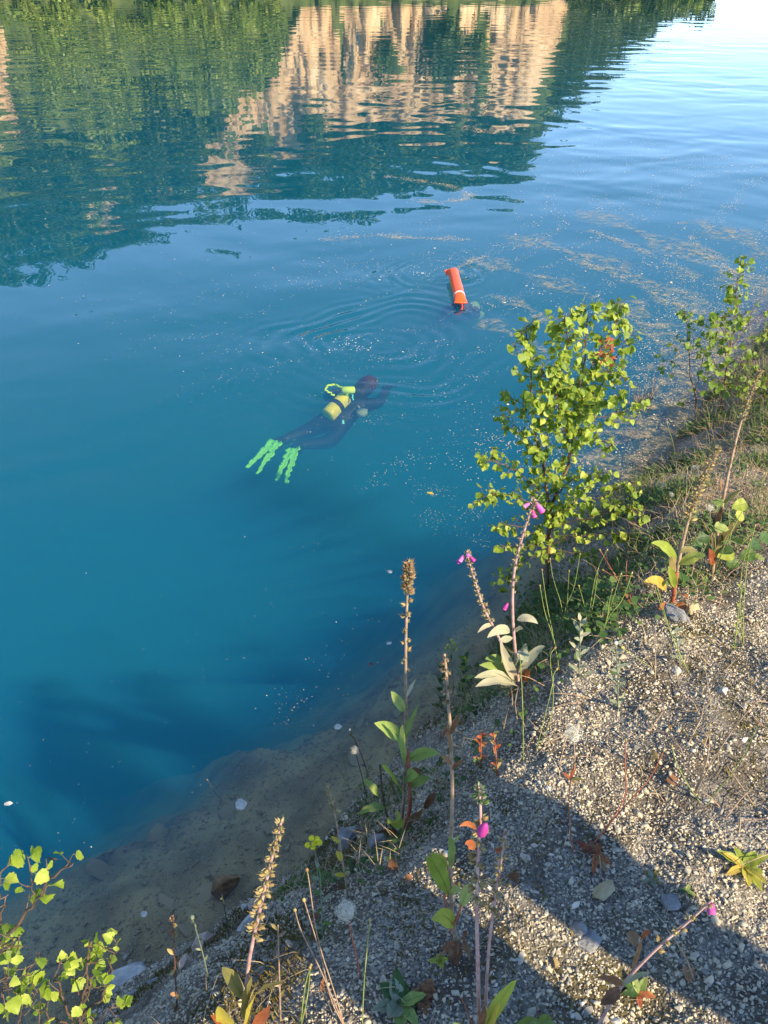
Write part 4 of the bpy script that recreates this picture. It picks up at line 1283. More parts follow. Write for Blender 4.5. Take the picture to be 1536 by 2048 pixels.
# ------------------------------------------------------------------ foxglove with two pink-tipped spikes
random.seed(32)
f = Plant('foxglove', 'foxglove with two pale stalks tipped with pink bells in front of the birch', 'plant', (1040, 1378), 'foxgloves in flower')
L1 = f.stalk([(1040, 1378), (1012, 1310), (992, 1262), (968, 1220), (952, 1170), (940, 1130), (934, 1102)], .0060, .0030, M['stem_pink'])
L2 = f.stalk([(1040, 1378), (1028, 1280), (1024, 1210), (1027, 1140), (1042, 1080), (1062, 1020), (1070, 998)], .0065, .0030, M['stem_pink'], lean=.03)
capsules(f, L1, .42, .96, 46, .013, M['sepal'], M['sepal'], seed=3, taper=.2)
capsules(f, L2, .40, .95, 44, .012, M['sepal'], M['capsule'], seed=4, taper=.2)
for (px, py, dx, dy_, dz, ln, r) in ((928, 1110, -.5, -.3, -.8, .024, .0075), (940, 1112, .6, -.3, -.7, .022, .007), (924, 1118, -.6, .1, -.7, .020, .007), (934, 1104, .2, -.6, -.4, .018, .007)):
    bell(f, f.P(px, py), Vector((dx, dy_, dz)), ln, r, M['pink'])
for (px, py, dx, dy_, dz, ln, r) in ((1070, 1003, .6, -.3, -.8, .042, .010), (1064, 1018, .35, -.4, -.9, .028, .008), (1060, 1006, -.8, -.2, -.5, .022, .007)):
    bell(f, f.P(px, py, .03), Vector((dx, dy_, dz)), ln, r, M['pink'])
bell(f, f.P(1016, 1206, .01), Vector((-.5, -.4, -.8)), .026, .008, M['pink'])
for (x0, y0, x1, y1, w, m_, d0, d1, bd) in ((1034, 1240, 1076, 1248, 16, 'pale_leaf', 0, -.03, .5), (1020, 1264, 974, 1276, 20, 'pale_leaf', 0, -.06, .45), (985, 1250, 955, 1266, 9, 'pale_leaf', 0, -.03, .4),
        (1032, 1362, 1000, 1282, 20, 'pale_leaf', -.02, -.06, -.05), (1000, 1282, 1026, 1276, 14, 'pale_leaf', -.06, -.04, .1), (1036, 1340, 1052, 1286, 22, 'grey_leaf', 0, -.05, .1), (1038, 1350, 1090, 1292, 18, 'pale_leaf', -.02, -.05, .35),
        (1030, 1368, 948, 1356, 24, 'pale_leaf', -.02, -.10, .25), (1028, 1360, 958, 1330, 22, 'fox_leaf', 0, -.04, .25), (1034, 1372, 950, 1374, 26, 'pale_leaf', -.05, -.15, .22), (1010, 1330, 970, 1318, 20, 'fox_leaf', 0, -.02, .3),
        (1038, 1300, 1056, 1324, 24, 'grey_leaf', -.04, -.08, .1), (1030, 1262, 1046, 1258, 12, 'pale_leaf', 0, -.03, .2)):
    f.leaf(x0, y0, x1, y1, w, M[m_], d0, d1, bd)
f.leaf(1046, 1360, 1062, 1344, 22, M['rusty'], -.02, -.05, .2, wave=.6, label='curled rusty dead leaf')
f.leaf(1030, 1380, 1020, 1400, 18, M['dead'], -.02, -.06, .1, wave=.5)
f.leaf(1035, 1380, 1042, 1404, 16, M['dead'], -.02, -.06, .1, wave=.5)

# ------------------------------------------------------------------ two dried stalks on the right
random.seed(33)
d1 = Plant('foxglove', 'dried stalk packed with tan seed capsules, reddish stem base, right of the birch', 'plant', (1346, 1208), 'dried foxglove spikes')
L = d1.stalk([(1346, 1208), (1352, 1150), (1362, 1100), (1376, 1040), (1392, 990), (1410, 945), (1436, 896)], .0080, .0030, M['stem_tan'], lean=.05)
d1.stalk([(1344, 1210), (1348, 1180), (1354, 1146)], .0085, .0078, M['stem_red'], dy=-.006, name='stem')
capsules(d1, L, .50, 1.0, 62, .020, M['capsule'], M['sepal'], seed=5, taper=.5)
for (x0, y0, x1, y1, w, m_, d0_, d1_, bd) in ((1352, 1124, 1302, 1086, 22, 'lime_leaf', 0, -.05, .25), (1358, 1130, 1412, 1112, 22, 'lime_leaf', 0, -.06, .25), (1360, 1105, 1396, 1106, 14, 'olive_leaf', 0, .02, .4), (1350, 1150, 1342, 1112, 20, 'olive_leaf', 0, -.05, .1),
        (1332, 1180, 1288, 1164, 22, 'yellow_leaf', -.02, -.08, .3), (1350, 1176, 1336, 1132, 16, 'lime_leaf', -.02, -.05, .1), (1356, 1190, 1376, 1196, 16, 'rusty', -.02, -.06, .3), (1352, 1208, 1376, 1222, 16, 'rusty', -.02, -.06, .2), (1340, 1208, 1312, 1224, 14, 'rusty', -.02, -.06, .2)):
    d1.leaf(x0, y0, x1, y1, w, M[m_], d0_, d1_, bd)
random.seed(34)
d2_ = Plant('foxglove', 'tallest pale dried stalk leaning right near the right edge', 'plant', (1426, 1150), 'dried foxglove spikes')
L = d2_.stalk([(1426, 1150), (1432, 1080), (1444, 1010), (1458, 940), (1474, 870), (1492, 810), (1520, 742)], .0085, .0032, M['stem_tan'], lean=.1)
capsules(d2_, L, .72, 1.0, 40, .014, M['capsule'], M['sepal'], seed=6, taper=.3)
capsules(d2_, L, .55, .74, 7, .012, M['capsule'], M['sepal'], seed=7)
for (x0, y0, x1, y1, w, m_, d0_, d1_, bd) in ((1428, 1100, 1402, 1036, 18, 'olive_leaf', 0, -.05, .05), (1434, 1090, 1486, 1042, 22, 'olive_leaf', 0, -.06, .2), (1446, 1006, 1484, 980, 9, 'olive_leaf', 0, -.04, .15), (1442, 984, 1438, 954, 10, 'dead', 0, -.04, .05), (1426, 1130, 1418, 1096, 16, 'rusty', -.02, -.03, .05),
        (1460, 942, 1478, 928, 6, 'sepal', 0, -.03, .1), (1430, 1060, 1446, 1012, 12, 'dead', 0, -.03, .1), (1430, 1120, 1452, 1076, 22, 'olive_leaf', 0, -.03, .2)):
    d2_.leaf(x0, y0, x1, y1, w, M[m_], d0_, d1_, bd)

# ------------------------------------------------------------------ nearest foxglove, bottom centre
random.seed(35)
n1 = Plant('foxglove', 'nearest foxglove spike with one bright pink bell, bottom centre', 'plant', (962, 2110), 'foxgloves in flower')
L = n1.stalk([(962, 2110), (957, 2000), (955, 1900), (953, 1820), (955, 1750), (958, 1680), (962, 1620), (957, 1574)], .0046, .0018, M['stem_pink'], lean=.02)
capsules(n1, L, .45, .80, 22, .013, M['capsule'], M['sepal'], seed=8, taper=.2)
capsules(n1, L, .86, .99, 12, .010, M['dark_leaf'], M['grey_leaf'], seed=9, taper=.4, name='bud')
mb = MB(); q = n1.P(966, 1660); mb.blob(q, (.0085, .0085, .019), axis=(.15, -.1, 1), n=12, rings=9, shape=lambda t: 1.1 - .35 * t); mb.build('flower', M['pink'], n1.t)
for (x0, y0, x1, y1, w, m_, d0_, d1_, bd) in ((952, 1660, 918, 1654, 12, 'rusty', 0, -.02, .5), (948, 1700, 930, 1688, 18, 'rusty', 0, -.02, .3), (962, 2070, 1034, 1958, 26, 'lime_leaf', 0, -.05, .15), (966, 2075, 1000, 2008, 30, 'yellow_leaf', 0, -.07, .15), (956, 2075, 968, 2010, 22, 'dead', -.02, -.05, .1),
        (950, 2090, 905, 2045, 26, 'fox_leaf', -.02, -.08, .2), (958, 2095, 920, 1990, 10, 'rusty', -.02, -.05, .1)):
    n1.leaf(x0, y0, x1, y1, w, M[m_], d0_, d1_, bd)
n2 = Plant('foxglove', 'slender seed spike just right of the nearest pink-belled foxglove', 'plant', (972, 2090), 'dried foxglove spikes')
L = n2.stalk([(972, 2090), (972, 1980), (978, 1890), (985, 1830), (994, 1770), (1003, 1720), (1010, 1660)], .0036, .0016, M['stem_pink'])
capsules(n2, L, .50, .92, 24, .010, M['capsule'], M['sepal'], seed=10, taper=.3)
n2.leaf(1000, 1705, 988, 1700, 10, M['rusty'], 0, -.02, .1)
n2.leaf(1008, 1672, 1020, 1656, 8, M['dead'], 0, -.02, .1)

# ------------------------------------------------------------------ leafy plant with reddish stem and its tall dead top
random.seed(36)
g1 = Plant('leafy_plant', 'yellow-green leafy plant with orange stem and withered leaves at its base', 'plant', (916, 1886))
g1.stalk([(916, 1886), (906, 1852), (902, 1800), (900, 1740), (902, 1680), (905, 1600), (903, 1500), (898, 1420), (893, 1350), (889, 1308)], .0060, .0022, M['stem_tan'], lean=.04)
for (x0, y0, x1, y1, w, m_, d0_, d1_, bd) in ((898, 1790, 852, 1712, 34, 'lime_leaf', 0, -.06, .15), (903, 1735, 898, 1672, 22, 'fox_leaf', 0, -.05, .1), (896, 1732, 858, 1708, 14, 'lime_leaf', 0, -.04, .15), (904, 1790, 920, 1770, 16, 'fox_leaf', 0, -.03, .2), (922, 1812, 946, 1766, 24, 'fox_leaf', 0, -.03, .15),
        (908, 1854, 862, 1840, 34, 'lime_leaf', 0, -.08, .3), (904, 1690, 922, 1668, 12, 'fox_leaf', 0, -.04, .15), (902, 1500, 896, 1446, 16, 'dead', 0, -.03, .1), (904, 1540, 930, 1520, 12, 'dead', 0, -.03, .1), (900, 1470, 918, 1430, 14, 'dead', 0, -.03, .1), (898, 1450, 884, 1478, 12, 'dead', 0, -.03, .1), (904, 1530, 880, 1510, 10, 'dead', 0, -.02, .1)):
    g1.leaf(x0, y0, x1, y1, w, M[m_], d0_, d1_, bd)
g1.stalk([(902, 1862), (893, 1820), (888, 1790)], .003, .0025, M['stem_red'], base=False, dy=-.01, name='leaf_stalk')
g1.stalk([(908, 1850), (918, 1825), (922, 1812)], .003, .0025, M['stem_red'], base=False, dy=-.01, name='leaf_stalk')
for (x0, y0, x1, y1, w) in ((918, 1880, 892, 1950, 18), (922, 1880, 934, 1866, 14), (916, 1886, 880, 1900, 12), (920, 1884, 912, 1940, 18), (926, 1880, 940, 1920, 12), (910, 1888, 876, 1916, 10), (918, 1888, 902, 1962, 14)):
    g1.leaf(x0, y0, x1, y1, w, M['dead'], -.01, -.06, .15, wave=.7)
capsL = [g1.P(898, 1420, .03), g1.P(893, 1350, .035), g1.P(889, 1308, .04)]
capsules(g1, capsL, 0, 1, 16, .011, M['capsule_brown'], M['dead'], seed=12)

# ------------------------------------------------------------------ lower left foxglove seed spike
random.seed(37)
s1 = Plant('foxglove', 'leaning seed spike with yellow and red basal leaves at the bottom left', 'plant', (488, 2090), 'dried foxglove spikes')
L = s1.stalk([(488, 2090), (492, 2000), (496, 1930), (508, 1870), (522, 1810), (535, 1750), (548, 1700), (562, 1646)], .0050, .0020, M['stem_pink'], lean=.02)
capsules(s1, L, .42, .99, 52, .013, M['capsule'], M['sepal'], seed=13, taper=.35)
for (x0, y0, x1, y1, w, m_, d0_, d1_, bd) in ((488, 2000, 444, 1934, 26, 'olive_leaf', 0, -.05, .15), (492, 2010, 568, 1966, 24, 'olive_leaf', 0, -.06, .15), (490, 2040, 504, 1952, 26, 'olive_leaf', 0, -.06, .1), (470, 2085, 436, 2012, 34, 'yellow_leaf', 0, -.06, .15), (492, 2080, 514, 1984, 30, 'yellow_leaf', -.02, -.09, .12), (505, 2085, 540, 2010, 30, 'rusty', -.02, -.08, .15), (476, 2090, 420, 2030, 18, 'rusty', -.01, -.05, .2)):
    s1.leaf(x0, y0, x1, y1, w, M[m_], d0_, d1_, bd)

# ------------------------------------------------------------------ slender stalk with yellow leaves, yellow-bud plants
random.seed(38)
y1 = Plant('dry_stalk', 'slender dry stalk with small yellow leaves left of the dandelion clock', 'plant', (696, 1795))
L = y1.stalk([(696, 1795), (688, 1740), (680, 1690), (672, 1640), (664, 1600), (655, 1570)], .0035, .0015, M['stem_tan'], lean=.02)
capsules(y1, L, .66, 1.0, 16, .011, M['capsule'], M['sepal'], seed=14)
for (x0, y0, x1, y1_, w, m_) in ((680, 1688, 662, 1672, 10, 'yellow_leaf'), (684, 1722, 672, 1702, 12, 'yellow_leaf'), (690, 1752, 668, 1748, 12, 'yellow_leaf'), (690, 1750, 700, 1742, 8, 'sepal')):
    y1.leaf(x0, y0, x1, y1_, w, M[m_], 0, -.02, .15)
def umbel(pl, L, heads, r, mat, mat2=None):
    for (px, py) in heads:
        q = pl.P(px, py)
        mb = MB(); mb.blob(q, (r, r, r * .75), n=8, rings=5, jit=.15)
        mb.build('flower_head', mat, pl.t)
        mb = MB(); mb.tube([L[-1], L[-1].lerp(q, .5) + Vector((0, 0, .004)), q], .0009, 4); mb.build('flower_stalk', M['stem_green'], pl.t)
e1_ = Plant('ragwort', 'cluster of small yellow flower heads on a grey stem at the water edge', 'plant', (642, 1790))
L = e1_.stalk([(642, 1790), (634, 1740), (630, 1700)], .0022, .0014, M['grey_leaf'])
umbel(e1_, L, ((623, 1676), (615, 1690), (629, 1686), (639, 1685), (626, 1694), (634, 1678)), .0085, M['yellow_petal'])
e2 = Plant('ragwort', 'yellow-green bud cluster left of the pink-tipped foxglove', 'plant', (908, 1392))
L = e2.stalk([(908, 1392), (906, 1350), (902, 1320)], .0022, .0014, M['stem_green'])
umbel(e2, L, ((904, 1280), (896, 1290), (910, 1290), (892, 1296), (914, 1300), (900, 1296), (906, 1286)), .008, M['bud'])
e3 = Plant('dock', 'thin brown stalk with a rusty curled tip beside the yellow-green buds', 'plant', (903, 1415))
L = e3.stalk([(903, 1415), (899, 1385), (897, 1350), (891, 1310)], .0026, .0016, M['stem_pink'], dy=-.01)
capsules(e3, L, .35, 1.0, 14, .012, M['rusty'], M['capsule'], seed=15)

# ------------------------------------------------------------------ dandelion clocks
def clock(base, head, r, label, stem_pts=None, mat='stem_red', nray=170):
    pl = Plant('dandelion', label, 'dandelion', base, 'dandelion clocks')
    pts = [base] + (stem_pts or []) + [head]
    L = pl.stalk(pts, .0022, .0014, M[mat])
    q = L[-1]
    mb = MB(); mb.blob(q, r * .16, n=8, rings=5); core = mb.build('receptacle', M['capsule_brown'], pl.t)
    mb = MB(); random.seed(int(head[0]))
    for k in range(nray):
        z = 1 - 2 * (k + .5) / nray; a = k * 2.39996
        d = Vector((math.cos(a) * math.sqrt(1 - z * z), math.sin(a) * math.sqrt(1 - z * z), z))
        if random.random() < (.35 if d.x < -.2 else .1): continue
        rr_ = r * random.uniform(.62, 1.12)
        e = q + d * rr_
        mb.tube([q + d * r * .15, e], r * .012, 3, cap=False)
        o1 = d.orthogonal().normalized(); o2 = d.cross(o1)
        for j in range(5):
            b_ = j * 1.257 + k
            t_ = e + (o1 * math.cos(b_) + o2 * math.sin(b_)) * r * .26 + d * r * .06
            mb.tube([e, t_], r * .013, 3, cap=False)
    o = mb.build('seed_head', M['fluff'], pl.t); o['kind'] = 'stuff'
    return pl
clock((722, 1952), (692, 1822), .020, 'large white dandelion clock on a red stem in the shaded gravel', [(712, 1910), (702, 1865)])
clock((736, 1600), (710, 1501), .017, 'small dandelion clock over the shallow water left of the central plant', [(728, 1570), (718, 1530)], 'stem_dark', 110)
clock((1150, 1545), (1146, 1468), .024, 'grey dandelion clock on the sunlit gravel', [(1150, 1510)], 'stem_tan', 120)
clock((1420, 1062), (1421, 1016), .016, 'small dandelion clock behind the dried capsule stalk', None, 'stem_tan', 90)
clock((1344, 1010), (1343, 989), .014, 'tiny dandelion clock beyond the birch on the far bank', None, 'stem_tan', 80)

# ------------------------------------------------------------------ leaning stalk at lower right with a pink bell
random.seed(39)
l1 = Plant('foxglove', 'bare stalk leaning right over the gravel with a small pink bell', 'plant', (1180, 2075), 'foxgloves in flower')
L = l1.stalk([(1180, 2075), (1240, 1975), (1270, 1940), (1320, 1890), (1370, 1850), (1424, 1800)], .0042, .0020, M['stem_pink'], lean=.05)
capsules(l1, L, .55, .98, 12, .013, M['capsule'], M['rusty'], seed=16)
bell(l1, l1.P(1423, 1806, .05), Vector((.1, -.3, -.9)), .020, .008, M['pink'])
for (x0, y0, x1, y1, w, m_) in ((1262, 1946, 1282, 1880, 10, 'dead'), (1246, 1970, 1300, 1945, 10, 'grey_leaf'), (1240, 1980, 1200, 2010, 26, 'dead'), (1244, 1972, 1196, 1955, 18, 'dead'), (1280, 1880, 1300, 1862, 10, 'rusty')):
    l1.leaf(x0, y0, x1, y1, w, M[m_], 0, -.03, .2)

# ------------------------------------------------------------------ small rosettes and seedlings
def rosette(c_, n, L, w, mat, label, name='rosette', up=.5, seed=0, cat='plant', group=None, wave=.2, extra=None):
    pl = Plant(name, label, cat, c_, group)
    random.seed(seed)
    m_ = pxm(pl.b)
    for k in range(n):
        a = k * 2.4 + random.gauss(0, .25)
        l_ = L * m_ * random.uniform(.6, 1.1)
        u_ = up * random.uniform(.4, 1.3)
        d = Vector((math.cos(a), math.sin(a), u_)).normalized() * l_
        mm = mat[k % len(mat)]
        add_leaf(pl.t, pl.b + Vector((0, 0, .004 + .002 * k / n)), pl.b + d, w * m_ * random.uniform(.7, 1.1), M[mm], Vector((0, 0, l_ * .12)), Vector((0, 0, 1)) + d.normalized() * -.3, wave=wave)
    if extra: extra(pl)
    return pl
rosette((1488, 1736), 12, 58, 20, ['lime_leaf', 'yellow_leaf', 'lime_leaf'], 'bright yellow-green rosette on the gravel at the right edge', seed=1)
rosette((1304, 1760), 7, 26, 10, ['grey_leaf', 'olive_leaf'], 'small olive rosette on the shaded gravel', up=.2, seed=2)
rosette((1372, 1785), 6, 20, 9, ['dark_leaf', 'fox_leaf'], 'tiny green seedling in the gravel above the leaning pink-belled stalk', seed=3)
rosette((1276, 1990), 7, 38, 16, ['fox_leaf', 'dark_leaf', 'rusty'], 'green and rusty seedling below the leaning pink-belled stalk', up=.3, seed=4)
rosette((880, 1925), 5, 30, 12, ['lime_leaf'], 'bright green seedling under the orange-stemmed leafy plant', up=1.2, seed=5)
rosette((800, 2010), 10, 62, 34, ['dark_leaf', 'grey_leaf', 'fox_leaf'], 'broad grey-green leafy rosette at the bottom below the dandelion clock', up=.5, seed=6)
rosette((845, 2000), 4, 46, 34, ['dead', 'dead'], 'curled brown dead leaves left of the nearest foxglove', name='dead_leaves', up=.35, seed=7, wave=.7)
rosette((1085, 2060), 5, 50, 34, ['fox_leaf', 'lime_leaf'], 'green leaves at the bottom edge right of the nearest foxglove', up=.4, seed=8)
rosette((1190, 1710), 8, 44, 13, ['dead', 'rusty'], 'reddish withered rosette on the shaded gravel', up=.15, seed=9, wave=.6)
rosette((712, 1738), 5, 26, 20, ['rusty', 'dark_leaf', 'dark_leaf'], 'small plant with one red leaf right of the yellow-leaved dry stalk', up=.6, seed=10)
rosette((1140, 1560), 4, 30, 8, ['olive_leaf', 'rusty'], 'faded sprig beside the grey dandelion clock', up=.5, seed=11)
def weed(c_, hpx, n, lw, ll, mat, label, seed, name='cudweed', stem='grey_leaf', lean=0, tip=None):
    """upright leafy stem"""
    pl = Plant(name, label, 'plant', c_, None)
    random.seed(seed)
    L = pl.stalk([c_, (c_[0] + lean * .4, c_[1] - hpx * .5), (c_[0] + lean, c_[1] - hpx)], .0024, .0013, M[stem])
    m_ = pxm(pl.b)
    for k in range(n):
        t = .06 + .9 * k / n
        p, d = along(L, t); a = k * 2.4
        o = Vector((math.cos(a), math.sin(a), .75)).normalized() * ll * m_ * (1.1 - .5 * t) * random.uniform(.7, 1.2)
        add_leaf(pl.t, p, p + o, lw * m_, M[mat[k % len(mat)]], Vector((0, 0, .1 * o.length)), None, wave=.1)
    if tip:
        mb = MB(); mb.blob(L[-1], (.006, .006, .007), n=7, rings=5, jit=.2); mb.build('flower_head', M[tip], pl.t)
    return pl
weed((1238, 1416), 130, 22, 6, 30, ['grey_leaf'], 'grey-green leafy weed with a fluffy top on the sunlit gravel', 1, tip='fluff', lean=-6)
weed((1160, 1350), 110, 20, 7, 30, ['grey_leaf', 'pale_leaf'], 'pale downy weed left of the grey-green leafy weed', 2)
weed((1362, 1330), 70, 14, 6, 24, ['grey_leaf'], 'grey weed among pale stones below the capsule stalk', 3, lean=-12)
weed((884, 1420), 90, 26, 8, 26, ['dark_leaf', 'grey_leaf'], 'dark green leafy weed at the lip of the bank behind the central plant', 4, tip='yellow_petal')
weed((930, 1400), 84, 26, 8, 26, ['dark_leaf', 'fox_leaf'], 'green weed with a tiny yellow flower left of the pink-tipped foxglove', 5, tip='yellow_petal')
weed((645, 1880), 150, 16, 7, 30, ['grey_leaf', 'dark_leaf'], 'thin grey weed standing left of the large dandelion clock', 6, lean=-6)
weed((418, 1965), 130, 8, 4, 16, ['grey_leaf'], 'single grey stem with a bud standing before the shallow water', 7, lean=-34, tip='grey_leaf')
weed((458, 1880), 90, 8, 4, 14, ['grey_leaf'], 'short grey stem before the submerged brown block', 8, lean=-14)
weed((740, 1560), 100, 12, 4, 18, ['stem_tan', 'olive_leaf'], 'wispy brown weed with pale tufts left of the central plant', 9, lean=-40, stem='stem_dark', tip='fluff')
weed((995, 1545), 80, 14, 7, 20, ['rusty', 'olive_leaf'], 'small red-tinged weed at the shade edge', 10, stem='stem_red', lean=-8)
weed((962, 1530), 60, 14, 6, 20, ['rusty'], 'tiny crimson weed left of the red-tinged weed', 11, stem='stem_red')
weed((1470, 1300), 130, 10, 4, 20, ['stem_green'], 'thin green weed rising from bright gravel near the right edge', 12, stem='stem_green', lean=14)
weed((352, 2020), 190, 16, 8, 20, ['dead', 'capsule'], 'brown withered stalk at lower left before the pinkish rocks', 13, stem='stem_dark', lean=-6)
weed((560, 2040), 190, 10, 6, 26, ['stem_tan', 'olive_leaf'], 'thin tan stem right of the leaning seed spike', 14, stem='stem_tan', lean=-4)
weed((1395, 1960), 100, 6, 3, 14, ['stem_tan'], 'thin straw stem over the sunlit gravel strip', 15, stem='stem_tan', lean=-60)

# ------------------------------------------------------------------ leafless green flower stems
def stems(base, lines, label, mat='stem_green', r=.0016, bud='capsule', name='hawkweed'):
    pl = Plant(name, label, 'plant', base, 'bare green flower stems')
    for k, pts in enumerate(lines):
        pl_pts = [base] + pts
        L = pl.stalk(pl_pts, r, r * .6, M[mat], dy=random.uniform(-.03, .03), lean=random.uniform(-.05, .05), sides=5)
        mb = MB(); mb.blob(L[-1], (.0035, .0035, .006), axis=(L[-1] - L[-2]), n=6, rings=4); mb.build('bud', M[bud], pl.t)
    return pl
random.seed(41)
stems((1130, 1275), [[(1126, 1215), (1106, 1160), (1100, 1118)], [(1128, 1215), (1148, 1182), (1160, 1108)], [(1130, 1230), (1134, 1214), (1138, 1142)]], 'branching green stems with dry tips below the birch trunk')
stems((1122, 1345), [[(1108, 1276), (1090, 1230), (1080, 1172)], [(1108, 1276), (1094, 1214), (1084, 1140)]], 'pair of tall green stems left of the branching green stems')
stems((1172, 1275), [[(1180, 1214), (1192, 1142), (1214, 1100)], [(1184, 1220), (1190, 1190), (1196, 1138)], [(1178, 1250), (1166, 1200), (1158, 1172)]], 'three green stems leaning right under the birch leaves')
stems((1198, 1280), [[(1218, 1230), (1244, 1204), (1260, 1158), (1264, 1146)], [(1212, 1244), (1230, 1184), (1242, 1148)], [(1215, 1236), (1218, 1206), (1224, 1180)]], 'curved green stems arching right before the capsule stalk')
stems((1384, 1345), [[(1344, 1275), (1328, 1230), (1310, 1176)], [(1350, 1290), (1336, 1250), (1314, 1172)]], 'green stems crossing in front of the yellow leaf, right')
stems((1048, 1518), [[(1046, 1440), (1044, 1380), (1040, 1312)]], 'single bright yellow-green stem below the pink-tipped foxglove', r=.0019)
stems((1072, 1500), [[(1104, 1440), (1108, 1380), (1098, 1310), (1110, 1296)], [(1108, 1360), (1106, 1350), (1114, 1338)]], 'kinked green stem right of the single bright stem', r=.0015)
stems((1395, 1350), [[(1350, 1356), (1300, 1335), (1245, 1295)], [(1320, 1370), (1270, 1365), (1235, 1335)]], 'sprawling green stems with yellow flowers over the sunlit gravel', bud='yellow_petal')
stems((1412, 1608), [[(1370, 1562), (1350, 1520), (1344, 1492)], [(1440, 1575), (1475, 1535), (1516, 1450)]], 'forked yellowish stems on the sunlit gravel at right', mat='stem_green')
stems((1386, 1590), [[(1420, 1530), (1470, 1450), (1536, 1378)], [(1412, 1530), (1418, 1500), (1420, 1450)]], 'long straw stem reaching to the right edge', mat='stem_tan', r=.0022)
stems((1180, 1690), [[(1250, 1610), (1300, 1560), (1328, 1500)], [(1255, 1600), (1250, 1540), (1252, 1480)]], 'red forked stems rising from the withered rosette', mat='stem_red', r=.0018)
stems((1150, 1705), [[(1136, 1620), (1142, 1540), (1158, 1510)]], 'thin dark red stem left of the forked red stems', mat='stem_red', r=.0015)
stems((690, 2050), [[(640, 1935), (600, 1860), (590, 1820)], [(668, 1980), (634, 1880), (618, 1760), (614, 1740)], [(660, 2000), (645, 1920), (608, 1800)]], 'thin brown stems with dry buds at bottom left of the dandelion clock', mat='stem_tan', bud='capsule')
stems((724, 2048), [[(728, 1960), (736, 1880), (740, 1840)]], 'short green stem right of the dandelion clock', r=.0014)
stems((600, 2048), [[(606, 2000), (612, 1960), (622, 1930)], [(612, 2010), (618, 1970), (620, 1935)]], 'pair of short green stems at the bottom edge', r=.0018)
stems((462, 1640), [[(440, 1600), (415, 1560)]], 'thin dark twig standing in the shallow water', mat='stem_dark', r=.0012, name='twig')
stems((700, 1580), [[(690, 1530), (678, 1488)], [(686, 1552), (672, 1528), (656, 1512)]], 'two wiry stems left of the small dandelion clock', r=.0012)
stems((1490, 1290), [[(1486, 1220), (1494, 1120), (1510, 1052)], [(1478, 1200), (1484, 1130), (1500, 1080)]], 'pair of tall green stems near the right edge', r=.0018)
stems((1352, 905), [[(1345, 880), (1338, 860), (1332, 838)]], 'thin stem with a small pink flower over the tan shallows', r=.0020, bud='pink')
stems((1270, 1215), [[(1230, 1150), (1200, 1100)], [(1250, 1150), (1256, 1105)], [(1240, 1160), (1206, 1140)]], 'reddish bare twig left of the capsule stalk base', mat='stem_red', r=.0018, name='twig')

